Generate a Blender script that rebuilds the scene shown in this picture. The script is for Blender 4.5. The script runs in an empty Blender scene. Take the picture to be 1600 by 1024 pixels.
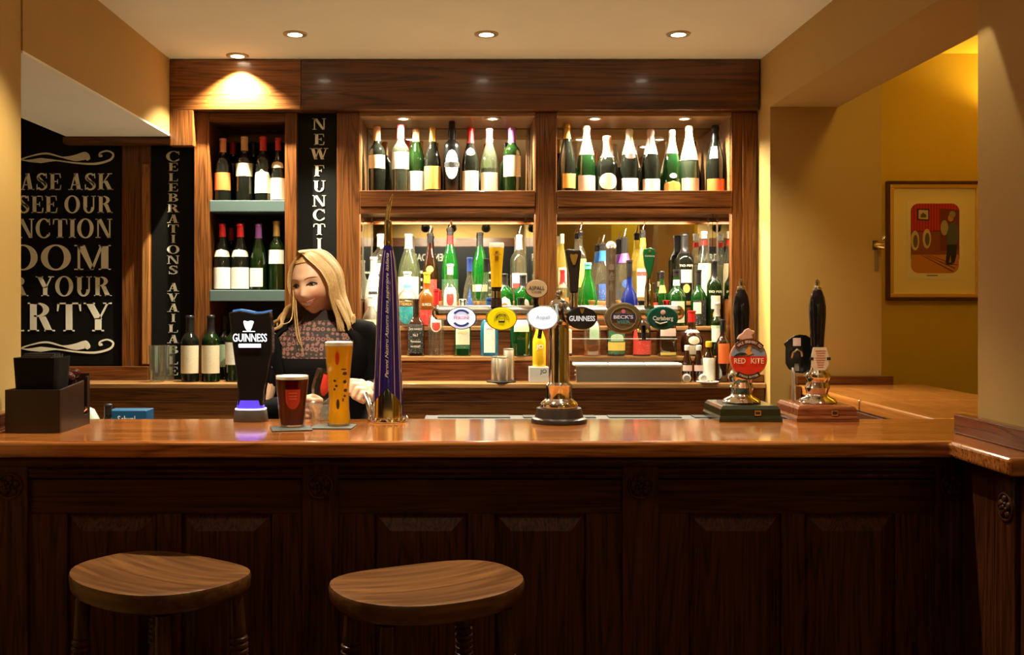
import bpy, bmesh, math, random
from mathutils import Vector, Matrix, Euler

random.seed(7)
scene = bpy.context.scene
COL = scene.collection
PI = math.pi
R = math.radians

# ------------------------------------------------------------------ camera
F = 1600.0                 # focal length in pixels of the 1600x1024 frame
VU, VV = 725.0, 471.0      # vanishing point of the depth lines
CAMZ = 1.45
cam_data = bpy.data.cameras.new('camera')
cam_data.sensor_fit = 'HORIZONTAL'
cam_data.sensor_width = 36.0
cam_data.lens = 36.0 * F / 1600.0
cam_data.shift_x = (800.0 - VU) / 1600.0
cam_data.shift_y = (VV - 512.0) / 1600.0
cam_data.clip_start = 0.05
cam = bpy.data.objects.new('camera', cam_data)
cam.location = (0, 0, CAMZ)
cam.rotation_euler = (R(90), 0, 0)
COL.objects.link(cam)
scene.camera = cam

# ------------------------------------------------------------------ world, exposure
world = bpy.data.worlds.new('world')
world.use_nodes = True
world.node_tree.nodes['Background'].inputs[0].default_value = (1.0, 0.72, 0.42, 1)
world.node_tree.nodes['Background'].inputs[1].default_value = 0.003
scene.world = world
scene.view_settings.view_transform = 'Standard'
scene.view_settings.look = 'None'
scene.view_settings.gamma = 1.0
scene.view_settings.use_curve_mapping = False
scene.view_settings.exposure = 0.0
scene.cycles.max_bounces = 10
scene.cycles.transparent_max_bounces = 24
scene.cycles.sample_clamp_indirect = 4.0

# light levels (watts) and colours used by the lamp builders below
WARM = (1.0, 0.70, 0.36)
HALOGEN = (1.0, 0.91, 0.66)
W_BACK_ROW = 105        # downlights over the aisle
W_SCALLOP = 230         # downlight close to the header
W_COUNTER_ROW = 92     # downlights over the bar top (above the frame)
W_PIER = 20            # downlight beside the right pier
W_BAY = 62             # lamps inside the display bays
W_STRIP = 19            # strip lights under the display shelf
W_HALL = 9            # hall lamp
W_TRACK = 55           # track spots on the far wall behind the viewer
W_PILLAR = 10.0
W_FRONT = 9           # added unseen customer-side downlights
C_HALL = (1.0, 0.70, 0.13)

def px(u, v, d):
    return Vector(((u - VU) * d / F, d, CAMZ + (VV - v) * d / F))
def X(u, d): return (u - VU) * d / F
def Z(v, d): return CAMZ + (VV - v) * d / F

# ------------------------------------------------------------------ materials
MATS = {}
def new_mat(name):
    m = bpy.data.materials.new(name)
    m.use_nodes = True
    nt = m.node_tree
    b = nt.nodes['Principled BSDF']
    return m, nt, b

def plain(name, col, rough=0.5, metal=0.0, emit=None, estr=0.0, coat=0.0, trans=0.0, ior=1.45, spec=0.5):
    if name in MATS: return MATS[name]
    m, nt, b = new_mat(name)
    b.inputs['Base Color'].default_value = (*col, 1)
    b.inputs['Roughness'].default_value = rough
    b.inputs['Metallic'].default_value = metal
    b.inputs['IOR'].default_value = ior
    b.inputs['Specular IOR Level'].default_value = spec
    b.inputs['Coat Weight'].default_value = coat
    b.inputs['Transmission Weight'].default_value = trans
    if emit:
        b.inputs['Emission Color'].default_value = (*emit, 1)
        b.inputs['Emission Strength'].default_value = estr
    MATS[name] = m
    return m

def wood(name, dark, light, axis='x', rough=0.35, coat=0.0, scale=1.0, bump=0.15, spec=0.4, ring=0.34):
    if name in MATS: return MATS[name]
    m, nt, b = new_mat(name)
    N, L = nt.nodes, nt.links
    tc = N.new('ShaderNodeTexCoord')
    mp = N.new('ShaderNodeMapping')
    s = {'x': (0.55, 11, 11), 'y': (11, 0.55, 11), 'z': (11, 11, 0.55)}[axis]
    mp.inputs['Scale'].default_value = tuple(k * scale for k in s)
    L.new(tc.outputs['Object'], mp.inputs['Vector'])
    n1 = N.new('ShaderNodeTexNoise'); n1.inputs['Scale'].default_value = 1.3
    n1.inputs['Detail'].default_value = 3; n1.inputs['Distortion'].default_value = 0.4
    L.new(mp.outputs['Vector'], n1.inputs['Vector'])
    # growth rings: sine of the slow noise
    mul = N.new('ShaderNodeMath'); mul.operation = 'MULTIPLY'; mul.inputs[1].default_value = 80
    L.new(n1.outputs['Fac'], mul.inputs[0])
    sn = N.new('ShaderNodeMath'); sn.operation = 'SINE'
    L.new(mul.outputs[0], sn.inputs[0])
    mr = N.new('ShaderNodeMapRange'); mr.inputs['From Min'].default_value = -1; mr.inputs['From Max'].default_value = 1
    L.new(sn.outputs[0], mr.inputs['Value'])
    pw = N.new('ShaderNodeMath'); pw.operation = 'POWER'; pw.inputs[1].default_value = 0.45
    L.new(mr.outputs['Result'], pw.inputs[0])
    mp2 = N.new('ShaderNodeMapping')
    s2 = {'x': (3, 110, 110), 'y': (110, 3, 110), 'z': (110, 110, 3)}[axis]
    mp2.inputs['Scale'].default_value = tuple(k * scale for k in s2)
    L.new(tc.outputs['Object'], mp2.inputs['Vector'])
    n2 = N.new('ShaderNodeTexNoise'); n2.inputs['Scale'].default_value = 1.6; n2.inputs['Detail'].default_value = 4
    L.new(mp2.outputs['Vector'], n2.inputs['Vector'])
    mix = N.new('ShaderNodeMath'); mix.operation = 'MULTIPLY_ADD'
    L.new(pw.outputs[0], mix.inputs[0]); mix.inputs[1].default_value = ring
    L.new(n2.outputs['Fac'], mix.inputs[2])
    cr = N.new('ShaderNodeValToRGB')
    cr.color_ramp.elements[0].position = 0.40; cr.color_ramp.elements[0].color = (*dark, 1)
    cr.color_ramp.elements[1].position = 0.92; cr.color_ramp.elements[1].color = (*light, 1)
    L.new(mix.outputs[0], cr.inputs['Fac'])
    L.new(cr.outputs['Color'], b.inputs['Base Color'])
    b.inputs['Roughness'].default_value = rough
    b.inputs['Specular IOR Level'].default_value = spec
    b.inputs['Coat Weight'].default_value = coat
    b.inputs['Coat Roughness'].default_value = 0.1
    bp = N.new('ShaderNodeBump'); bp.inputs['Strength'].default_value = bump; bp.inputs['Distance'].default_value = 0.002
    L.new(mix.outputs[0], bp.inputs['Height']); L.new(bp.outputs['Normal'], b.inputs['Normal'])
    MATS[name] = m
    return m

def paint(name, col, rough=0.75, var=0.06):
    if name in MATS: return MATS[name]
    m, nt, b = new_mat(name)
    N, L = nt.nodes, nt.links
    tc = N.new('ShaderNodeTexCoord')
    n = N.new('ShaderNodeTexNoise'); n.inputs['Scale'].default_value = 3; n.inputs['Detail'].default_value = 5
    L.new(tc.outputs['Object'], n.inputs['Vector'])
    cr = N.new('ShaderNodeValToRGB')
    cr.color_ramp.elements[0].color = (*[c * (1 - var) for c in col], 1)
    cr.color_ramp.elements[1].color = (*[min(1, c * (1 + var)) for c in col], 1)
    L.new(n.outputs['Fac'], cr.inputs['Fac']); L.new(cr.outputs['Color'], b.inputs['Base Color'])
    b.inputs['Roughness'].default_value = rough
    n2 = N.new('ShaderNodeTexNoise'); n2.inputs['Scale'].default_value = 180
    L.new(tc.outputs['Object'], n2.inputs['Vector'])
    bp = N.new('ShaderNodeBump'); bp.inputs['Strength'].default_value = 0.05; bp.inputs['Distance'].default_value = 0.002
    L.new(n2.outputs['Fac'], bp.inputs['Height']); L.new(bp.outputs['Normal'], b.inputs['Normal'])
    MATS[name] = m
    return m

def thin_glass(name, tint, gloss=0.08, body=None, bodyw=0.0, rough=0.03):
    """A thin coloured glass wall: tinted see-through plus mirror-like reflection at the edges."""
    if name in MATS: return MATS[name]
    m, nt, b = new_mat(name)
    N, L = nt.nodes, nt.links
    out = N['Material Output']
    tr = N.new('ShaderNodeBsdfTransparent'); tr.inputs['Color'].default_value = (*tint, 1)
    gl = N.new('ShaderNodeBsdfGlossy'); gl.inputs['Roughness'].default_value = rough
    gl.inputs['Color'].default_value = (1, 1, 1, 1)
    lw = N.new('ShaderNodeLayerWeight'); lw.inputs['Blend'].default_value = 0.22
    mr = N.new('ShaderNodeMapRange'); mr.inputs['To Min'].default_value = gloss; mr.inputs['To Max'].default_value = 0.6
    L.new(lw.outputs['Fresnel'], mr.inputs['Value'])
    first = tr
    if body:
        df = N.new('ShaderNodeBsdfTranslucent'); df.inputs['Color'].default_value = (*body, 1)
        d2 = N.new('ShaderNodeBsdfDiffuse'); d2.inputs['Color'].default_value = (*body, 1)
        ad = N.new('ShaderNodeMixShader'); ad.inputs[0].default_value = 0.4
        L.new(df.outputs[0], ad.inputs[1]); L.new(d2.outputs[0], ad.inputs[2])
        mb = N.new('ShaderNodeMixShader'); mb.inputs[0].default_value = bodyw
        L.new(tr.outputs[0], mb.inputs[1]); L.new(ad.outputs[0], mb.inputs[2])
        first = mb
    mx = N.new('ShaderNodeMixShader')
    L.new(mr.outputs['Result'], mx.inputs[0]); L.new(first.outputs[0], mx.inputs[1]); L.new(gl.outputs[0], mx.inputs[2])
    L.new(mx.outputs[0], out.inputs['Surface'])
    MATS[name] = m
    return m

oak_x = wood('oak along', (0.045, 0.012, 0.003), (0.175, 0.055, 0.012), 'x', 0.33, 0.15)
oak_z = wood('oak upright', (0.052, 0.015, 0.003), (0.20, 0.067, 0.014), 'z', 0.35, 0.1)
oak_y = wood('oak deep', (0.085, 0.027, 0.006), (0.28, 0.105, 0.026), 'y', 0.35, 0.1)
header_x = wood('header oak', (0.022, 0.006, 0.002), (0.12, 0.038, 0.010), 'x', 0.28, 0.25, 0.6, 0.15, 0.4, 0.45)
shelf_oak = wood('shelf oak', (0.16, 0.075, 0.025), (0.36, 0.19, 0.08), 'x', 0.35, 0.2)
top_x = wood('bar top', (0.17, 0.038, 0.007), (0.50, 0.165, 0.035), 'x', 0.17, 0.8, 0.8, 0.02, 0.5, 0.32)
top_y = wood('bar top deep', (0.26, 0.085, 0.015), (0.46, 0.17, 0.035), 'y', 0.22, 0.4, 0.7, 0.03, 0.4, 0.2)
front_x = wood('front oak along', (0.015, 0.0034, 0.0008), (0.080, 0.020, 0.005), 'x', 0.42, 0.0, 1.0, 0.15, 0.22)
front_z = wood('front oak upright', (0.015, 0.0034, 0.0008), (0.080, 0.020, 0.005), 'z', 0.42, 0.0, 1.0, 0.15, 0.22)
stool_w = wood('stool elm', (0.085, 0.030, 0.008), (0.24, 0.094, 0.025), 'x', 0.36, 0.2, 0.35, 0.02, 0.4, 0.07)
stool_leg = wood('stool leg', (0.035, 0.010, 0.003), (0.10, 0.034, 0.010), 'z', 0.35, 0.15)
mahog = wood('mahogany', (0.06, 0.014, 0.004), (0.17, 0.045, 0.012), 'y', 0.25, 0.4)
tan = paint('tan paint', (0.43, 0.265, 0.072))
tan_d = paint('dark tan paint', (0.40, 0.24, 0.06))
yel = paint('lamp yellow paint', (0.66, 0.45, 0.06))  # the hall lamp's yellow is put into this wall colour
ceil_p = paint('ceiling paint', (0.90, 0.87, 0.72))
soffit_p = paint('soffit paint', (0.92, 0.90, 0.82))
black = plain('black gloss', (0.006, 0.006, 0.006), 0.25)
blackm = plain('black matt', (0.012, 0.011, 0.010), 0.6)
board = plain('sign black', (0.004, 0.004, 0.0035), 0.55, spec=0.2)
cream = plain('cream letter', (0.90, 0.86, 0.72), 0.6)
chrome = plain('chrome', (0.86, 0.83, 0.78), 0.07, 1.0)
steel = plain('brushed steel', (0.80, 0.74, 0.64), 0.27, 1.0)
brass = plain('brass', (0.85, 0.58, 0.20), 0.2, 1.0)
gold = plain('gold', (0.9, 0.62, 0.18), 0.28, 1.0)
white = plain('white', (0.85, 0.83, 0.78), 0.5)
mirror = plain('mirror', (0.80, 0.80, 0.76), 0.015, 1.0)
glass = thin_glass('clear glass', (0.97, 0.98, 0.96), 0.02)
teal_shelf = plain('teal shelf', (0.085, 0.125, 0.12), 0.35)
floor_m = wood('floor boards', (0.03, 0.012, 0.005), (0.09, 0.035, 0.014), 'y', 0.4)
dark_in = plain('dark inside', (0.012, 0.008, 0.006), 0.7)

# ------------------------------------------------------------------ mesh helpers
def box(bm, x0, x1, y0, y1, z0, z1):
    vs = [bm.verts.new((x, y, z)) for x in (x0, x1) for y in (y0, y1) for z in (z0, z1)]
    for f in ((0,1,3,2),(4,6,7,5),(0,4,5,1),(2,3,7,6),(0,2,6,4),(1,5,7,3)):
        bm.faces.new([vs[i] for i in f])
def sbox(*a):
    bm = bmesh.new(); box(bm, *a); return bm
def prism(bm, pts, a0, a1, plane='xz'):
    """polygon in a plane swept along the third axis"""
    def mk(p, a):
        if plane == 'xz': return (p[0], a, p[1])
        if plane == 'yz': return (a, p[0], p[1])
        return (p[0], p[1], a)
    A = [bm.verts.new(mk(p, a0)) for p in pts]; B = [bm.verts.new(mk(p, a1)) for p in pts]
    n = len(pts)
    bm.faces.new(A); bm.faces.new(B[::-1])
    for i in range(n):
        bm.faces.new((A[i], B[i], B[(i+1) % n], A[(i+1) % n]))
def lathe(bm, prof, n=28, c=(0, 0, 0), power=2.0, sx=1.0, sy=1.0, cap=True):
    rings = []
    for r, z in prof:
        ring = []
        for i in range(n):
            a = 2 * PI * i / n
            ca, sa = math.cos(a), math.sin(a)
            k = (abs(ca) ** power + abs(sa) ** power) ** (-1.0 / power)
            ring.append(bm.verts.new((c[0] + r * k * ca * sx, c[1] + r * k * sa * sy, c[2] + z)))
        rings.append(ring)
    for A, B in zip(rings, rings[1:]):
        for i in range(n):
            bm.faces.new((A[i], A[(i+1) % n], B[(i+1) % n], B[i]))
    if cap:
        bm.faces.new(rings[0][::-1]); bm.faces.new(rings[-1])
    return rings
def tube(bm, pts, rad, n=12, flat=1.0, cap=True, up=None):
    pts = [Vector(p) for p in pts]
    if not isinstance(rad, (list, tuple)): rad = [rad] * len(pts)
    rings = []; prev = None
    for i, p in enumerate(pts):
        t = (pts[min(i+1, len(pts)-1)] - pts[max(i-1, 0)]).normalized()
        if prev is None:
            ref = Vector(up) if up else (Vector((0, 0, 1)) if abs(t.z) < 0.9 else Vector((1, 0, 0)))
            nrm = (ref - t * ref.dot(t)).normalized()
        else:
            nrm = (prev - t * prev.dot(t)).normalized()
        prev = nrm; bn = t.cross(nrm)
        r = rad[i]
        rings.append([bm.verts.new(p + nrm * (r * flat * math.cos(2*PI*k/n)) + bn * (r * math.sin(2*PI*k/n))) for k in range(n)])
    for A, B in zip(rings, rings[1:]):
        for k in range(n):
            bm.faces.new((A[k], A[(k+1) % n], B[(k+1) % n], B[k]))
    if cap:
        bm.faces.new(rings[0][::-1]); bm.faces.new(rings[-1])
def ball(bm, c, r, seg=16, rings=10):
    if not isinstance(r, (list, tuple)): r = (r, r, r)
    m = Matrix.Translation(c) @ Matrix.Diagonal((r[0], r[1], r[2], 1))
    bmesh.ops.create_uvsphere(bm, u_segments=seg, v_segments=rings, radius=1.0, matrix=m)
def capsule(bm, a, b, ra, rb, n=12):
    a = Vector(a); b = Vector(b); t = (b - a).normalized()
    pts, rr = [], []
    for k in range(5):
        th = PI/2 * k / 4 - PI/2
        pts.append(a + t * (ra * math.sin(th))); rr.append(max(ra * math.cos(th), 1e-4))
    for k in range(5):
        th = PI/2 * k / 4
        pts.append(b + t * (rb * math.sin(th))); rr.append(max(rb * math.cos(th), 1e-4))
    tube(bm, pts, rr, n)
def smooth_path(pts, k=6):
    pts = [Vector(p) for p in pts]; out = []
    for i in range(len(pts) - 1):
        p0 = pts[max(i-1, 0)]; p1 = pts[i]; p2 = pts[i+1]; p3 = pts[min(i+2, len(pts)-1)]
        for j in range(k):
            t = j / k
            out.append(0.5 * ((2*p1) + (p2-p0)*t + (2*p0-5*p1+4*p2-p3)*t*t + (3*p1-p0-3*p2+p3)*t*t*t))
    out.append(pts[-1]); return out

def obj(name, bm, mat, parent=None, smooth=False, bevel=0.0, segs=2, loc=None):
    me = bpy.data.meshes.new(name)
    bmesh.ops.recalc_face_normals(bm, faces=bm.faces[:])
    bm.to_mesh(me); bm.free()
    o = bpy.data.objects.new(name, me)
    if isinstance(mat, (list, tuple)):
        for m in mat: me.materials.append(m)
    else: me.materials.append(mat)
    COL.objects.link(o)
    if parent: o.parent = parent
    if loc: o.location = loc
    if smooth:
        for p in me.polygons: p.use_smooth = True
        md = o.modifiers.new('edges', 'EDGE_SPLIT'); md.split_angle = R(42)
    if bevel:
        md = o.modifiers.new('bevel', 'BEVEL'); md.width = bevel; md.segments = segs; md.limit_method = 'ANGLE'
    return o
def tag(o, label, cat, group=None):
    o['label'] = label; o['category'] = cat
    if group: o['group'] = group
    return o
def thing(name, label, cat, loc=(0, 0, 0), rz=0.0, group=None):
    o = bpy.data.objects.new(name, None); COL.objects.link(o)
    o.empty_display_size = 0.05
    o.location = loc; o.rotation_euler = (0, 0, rz)
    return tag(o, label, cat, group)
def struct(name, bm, mat, parent=None, bevel=0.0, smooth=False):
    o = obj(name, bm, mat, parent, smooth, bevel)
    if not parent: o['kind'] = 'structure'
    return o
def copy_tree(o, parent=None):
    c = o.copy(); COL.objects.link(c)
    if parent: c.parent = parent
    for ch in list(o.children): copy_tree(ch, c)
    return c

# lettering from the built-in sans face, turned into a mesh
def text_bm(s, w=None, h=None, extrude=0.0004, shear=0.0, bold=0.0):
    cu = bpy.data.curves.new('lettering', 'FONT')
    cu.body = s; cu.size = 1.0; cu.shear = shear; cu.offset = bold; cu.resolution_u = 3
    tmp = bpy.data.objects.new('tmp', cu); COL.objects.link(tmp)
    dg = bpy.context.evaluated_depsgraph_get()
    me = bpy.data.meshes.new_from_object(tmp.evaluated_get(dg))
    bpy.data.objects.remove(tmp); bpy.data.curves.remove(cu)
    bm = bmesh.new(); bm.from_mesh(me); bpy.data.meshes.remove(me)
    if not bm.verts: return bm
    xs = [v.co.x for v in bm.verts]; ys = [v.co.y for v in bm.verts]
    cw, ch = max(xs) - min(xs), max(ys) - min(ys)
    cx, cy = (max(xs) + min(xs)) / 2, (max(ys) + min(ys)) / 2
    if h is None: sx = sy = w / cw
    elif w is None: sx = sy = h / ch
    else: sx, sy = w / cw, h / ch
    for v in bm.verts:
        v.co = Vector(((v.co.x - cx) * sx, 0.0, (v.co.y - cy) * sy))   # upright, facing -y
    return bm
def lettering(parent, s, loc, mat, w=None, h=None, rot=None, name='lettering', bend=None, shear=0.0, bold=0.01):
    """bend: radius of the round bottle the word wraps round; bend < 0: set upright words on an arc"""
    bm = text_bm(s, w, h, shear=shear, bold=bold)
    if bend:
        for v in bm.verts:
            a = v.co.x / bend
            v.co = Vector((bend * math.sin(a), bend * (1 - math.cos(a)), v.co.z))
    if rot:
        bmesh.ops.rotate(bm, verts=bm.verts[:], cent=(0, 0, 0), matrix=Euler(rot).to_matrix())
    return obj(name, bm, mat, parent, loc=loc)
def arc_lettering(parent, s, c, rad, a0, a1, mat, h, name='lettering', bold=0.01):
    """letters set round an arc in the x-z plane, facing -y"""
    bm = bmesh.new(); n = len(s)
    for i, ch in enumerate(s):
        if ch == ' ': continue
        a = a0 + (a1 - a0) * (i + 0.5) / n
        g = text_bm(ch, None, h, bold=bold)
        up = 1 if a0 > a1 else -1
        ang = (PI/2 - a) if up == 1 else (-PI/2 - a)
        bmesh.ops.rotate(g, verts=g.verts[:], cent=(0, 0, 0), matrix=Matrix.Rotation(ang, 3, 'Y'))
        bmesh.ops.translate(g, verts=g.verts[:], vec=(rad * math.cos(a), 0, rad * math.sin(a)))
        me = bpy.data.meshes.new('g'); g.to_mesh(me); g.free(); bm.from_mesh(me); bpy.data.meshes.remove(me)
    return obj(name, bm, mat, parent, loc=c)

# ---- a bold serif face for the painted signs (cap height 1)
def _rect(x0, y0, x1, y1): return [(x0, y0), (x1, y0), (x1, y1), (x0, y1)]
def _ring(cx, cy, rx, ry, a0, a1, th, tv, n=18):
    out = []
    for i in range(n):
        a = R(a0 + (a1 - a0) * i / n); b = R(a0 + (a1 - a0) * (i + 1) / n)
        o = lambda q: (cx + rx * math.cos(q), cy + ry * math.sin(q))
        q = lambda w: (cx + (rx - th) * math.cos(w), cy + (ry - tv) * math.sin(w))
        out.append([o(a), o(b), q(b), q(a)])
    return out
def _stem(x, w=0.2, y0=0, y1=1, bot=True, top=True, e=0.07):
    g = [_rect(x, y0, x + w, y1)]
    if bot: g.append(_rect(x - e, y0, x + w + e, y0 + 0.05))
    if top: g.append(_rect(x - e, y1 - 0.05, x + w + e, y1))
    return g
def _diag(x0, y0, x1, y1, w): return [(x0, y0), (x0 + w, y0), (x1 + w, y1), (x1, y1)]
def _ser(x, y, w=0.3): return _rect(x - w/2, y, x + w/2, y + 0.05)
T_ = 0.2
def glyph(c):
    if c == 'I': return _stem(.08), .36
    if c == 'L': return _stem(.08) + [_rect(.08, 0, .64, .06), [(.56, 0), (.64, 0), (.66, .3), (.62, .3)]], .68
    if c in 'EF':
        g = _stem(.08, bot=True) + [_rect(.08, .94, .62, 1), [(.55, 1), (.62, 1), (.64, .72), (.60, .72)], _rect(.2, .48, .46, .54), _rect(.44, .38, .48, .64)]
        if c == 'E': g += [_rect(.08, 0, .64, .06), [(.56, 0), (.64, 0), (.67, .3), (.63, .3)]]
        return g, .69 if c == 'E' else .66
    if c == 'T': return _stem(.28, top=False) + [_rect(.02, .94, .74, 1), [(.02, 1), (.10, 1), (.05, .70), (.01, .70)], [(.66, 1), (.74, 1), (.75, .70), (.71, .70)]], .76
    if c == 'P': return _stem(.08) + _ring(.3, .73, .38, .27, -90, 90, .18, .06) + [_rect(.2, .94, .31, 1), _rect(.2, .46, .31, .52)], .70
    if c == 'R': return _stem(.08) + _ring(.3, .75, .36, .25, -90, 90, .18, .06) + [_rect(.2, .94, .31, 1), _rect(.2, .50, .31, .56), _diag(.56, 0, .34, .52, .21), _rect(.52, 0, .84, .05)], .82
    if c == 'B': return _stem(.08) + _ring(.3, .76, .34, .24, -90, 90, .18, .06) + _ring(.3, .27, .40, .27, -90, 90, .19, .06) + [_rect(.08, .94, .31, 1), _rect(.2, .50, .31, .56), _rect(.08, 0, .31, .06)], .74
    if c == 'D': return _stem(.08) + _ring(.3, .5, .48, .5, -90, 90, .2, .06) + [_rect(.08, .94, .31, 1), _rect(.08, 0, .31, .06)], .82
    if c == 'O': return _ring(.42, .5, .42, .52, 0, 360, .19, .06, 32), .86
    if c in 'CG':
        g = _ring(.42, .5, .42, .52, 42, 318, .19, .06, 28) + [[(.66, .98), (.72, 1.0), (.74, .66), (.70, .66)]]
        if c == 'G': g += [_rect(.56, 0, .74, .44), _rect(.5, .40, .80, .45)]
        else: g += [[(.68, .12), (.74, .2), (.70, .3), (.66, .22)]]
        return g, .80
    if c == 'S': return (_ring(.32, .75, .28, .27, 30, 270, .15, .09) + _ring(.32, .26, .30, .28, -150, 90, .15, .09)
                         + [[(.08, .70), (.2, .80), (.60, .34), (.46, .22)], [(.52, .98), (.58, 1.0), (.60, .70), (.56, .70)], [(.03, 0), (.09, .02), (.07, .34), (.03, .34)]]), .66
    if c == 'U': return (_stem(.1, .2, .32, 1, False, True) + _stem(.62, .07, .32, 1, False, True, .09) + _ring(.395, .34, .295, .36, 180, 360, .16, .08, 18)), .80
    if c == 'A': return [_diag(.10, 0, .36, 1, .07), _diag(.48, 0, .30, 1, .22), _rect(.2, .28, .56, .34), _ser(.13, 0, .28), _ser(.61, 0, .36)], .82
    if c == 'V': return [_diag(.30, 0, .08, 1, .22), _diag(.36, 0, .62, 1, .07), _ser(.18, .95, .36), _ser(.66, .95, .28)], .82
    if c == 'W': return [_diag(.26, 0, .06, 1, .2), _diag(.32, 0, .52, 1, .06), _diag(.68, 0, .44, 1, .2), _diag(.74, 0, .98, 1, .06), _ser(.15, .95, .34), _ser(.56, .95, .4), _ser(1.0, .95, .28)], 1.16
    if c == 'Y': return [_rect(.34, 0, .54, .46), _diag(.34, .42, .06, 1, .22), _diag(.44, .42, .70, 1, .07), _ser(.44, 0, .36), _ser(.17, .95, .34), _ser(.72, .95, .26)], .84
    if c == 'N': return _stem(.1, .07, e=.09) + [[(.08, 1), (.30, 1), (.78, 0), (.62, 0)]] + _stem(.70, .07, bot=False, e=.09) , .88
    if c == 'M': return _stem(.1, .07, e=.09) + [[(.08, 1), (.30, 1), (.56, .05), (.46, 0)], [(.46, 0), (.54, 0), (.82, 1), (.74, 1)]] + _stem(.76, .2), 1.06
    if c == 'K': return _stem(.08) + [_diag(.26, .42, .62, 1, .07), _diag(.58, 0, .32, .56, .22), _ser(.66, .95, .26), _ser(.70, 0, .34)], .86
    return [], .3
def serif_bm(s, right=None, centre=None, z0=0.0, h=0.1, sx=1.0, y=0.0, th=0.0015, gap=0.07):
    """a word set in the serif face on a wall facing -y; right = x of its right edge"""
    bm = bmesh.new(); x = 0; pol = []
    for c in s:
        g, w = glyph(c)
        pol += [[(px_ + x, py_) for px_, py_ in p] for p in g]
        x += w + gap
    tot = (x - gap) * h * sx
    x0 = right - tot if right is not None else centre - tot / 2
    for p in pol:
        prism(bm, [(x0 + a * h * sx, z0 + b * h) for a, b in p], y, y - th)
    return bm

# ================================================================== THE SETTING
CEIL = 2.504
HD = 4.45          # front of the oak header
BD = 4.50          # front plane of the back-bar posts
MD = 4.83          # mirrors
CT = 1.10          # height of the bar tops
XL, XR = -1.28, 1.291

struct('floor', sbox(-3.2, 3.2, -2.6, 6.2, -0.1, 0.0), floor_m)
struct('floor_bounce', sbox(-2.6, 1.38, 2.95, 4.40, 0.0005, 0.006), plain('pale bounce floor', (0.32, 0.30, 0.255), 0.5))  # unseen pale floor added to bounce light up to the ceiling
struct('ceiling', sbox(-3.2, 1.60, -2.6, 5.1, CEIL, CEIL + 0.12), ceil_p)
struct('ceiling_hall', sbox(1.60, 3.2, -2.6, 6.2, 2.60, 2.72), yel)
# left dropped ceiling box
bm = bmesh.new(); box(bm, -1.737, XL, 2.971, HD + 0.02, 2.178, CEIL)
struct('wall_left_bulkhead', bm, tan)
bm = bmesh.new(); box(bm, -1.737, XL + 0.0, 2.971, HD + 0.02, 2.170, 2.178)
struct('ceiling_left_soffit', bm, soffit_p)
# left pillar
struct('wall_left_pillar', sbox(-1.85, -1.285, 1.9, 2.97, 0, CEIL), tan)
struct('wall_left', sbox(-3.2, -3.1, -2.6, 5.0, 0, CEIL), tan)
# wall behind the bar
struct('wall_back', sbox(-3.2, XR, 4.86, 5.0, 0, CEIL), tan_d)
# right: upper beam with the opening below, the jamb and the frontal wall beside the hall
bm = bmesh.new(); box(bm, XR, 1.577, 1.8, 4.318, 2.27, 2.62)
struct('wall_right_lintel', bm, tan)
struct('wall_right_jamb', sbox(XR, 1.76, 4.318, 5.0, 0, 2.62), tan)
struct('wall_right_pier', sbox(1.33, 1.577, 1.9, 2.65, 0, 2.50), tan)
struct('wall_hall_back', sbox(1.70, 3.2, 4.75, 4.9, 0, 2.62), yel)
struct('wall_right', sbox(3.1, 3.2, -2.6, 4.8, 0, 2.62), yel)
# the customers' side, seen in the mirrors only
struct('wall_rear', sbox(-3.2, 1.75, -2.6, -2.5, 0, CEIL), tan)
struct('wall_rear_hall', sbox(1.75, 3.2, -2.6, -2.5, 0, 2.62), plain('yellow lit far wall', (0.72, 0.56, 0.06), 0.7))  # yellow light on the far wall is put into its colour
struct('trim_1', sbox(-1.5, 0.62, -2.5, -2.46, 2.10, 2.20), oak_x)

# ------------------------------------------------------------------ lamps
def lamp_disc_mat(name, col, s):
    return plain(name, (0.9, 0.85, 0.75), 0.4, 0, col, s)
lens_hot = lamp_disc_mat('lamp lens', (1.0, 0.86, 0.62), 24.0)
trim_m = plain('lamp trim', (0.75, 0.62, 0.42), 0.3, 0.6)
def downlight(label, x, y, z, watts, half, blend=0.35, col=HALOGEN, r=0.036, group=None, radius=0.02, name='downlight', cat='light', tilt=None):
    t = thing(name, label, cat, (x, y, z), 0, group)
    bm = bmesh.new()
    lathe(bm, [(r * 0.78, -0.001), (r * 0.80, -0.006), (r * 1.28, -0.006), (r * 1.34, -0.002), (r * 1.34, 0.0)], 28, cap=False)
    obj('trim_ring', bm, trim_m, t, True)
    bm = bmesh.new()
    lathe(bm, [(r * 0.80, -0.004), (r * 0.5, -0.007), (0.001, -0.009)], 24)
    obj('lens', bm, lens_hot, t, True)
    ld = bpy.data.lights.new('beam', 'SPOT'); ld.energy = watts; ld.color = col
    ld.spot_size = 2 * R(half); ld.spot_blend = blend; ld.shadow_soft_size = radius
    lo = bpy.data.objects.new('beam', ld); COL.objects.link(lo); lo.parent = t
    lo.location = (0, 0, -0.014)
    if tilt: lo.rotation_euler = tilt
    return t
G = 'recessed ceiling spotlights over the bar'
for x, lab in ((-0.665, 'ceiling spotlight left of the middle of the ceiling row'),
               (0.088, 'ceiling spotlight in the middle of the ceiling row'),
               (0.844, 'ceiling spotlight at the right end of the ceiling row')):
    downlight(lab, x, 4.03, CEIL, W_BACK_ROW, 50, 0.7, group=G)
downlight('ceiling spotlight close to the wood header, throwing a bright scallop on it', -0.97, 4.385, CEIL, W_SCALLOP, 57, 0.75, group=G, radius=0.008)
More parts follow.
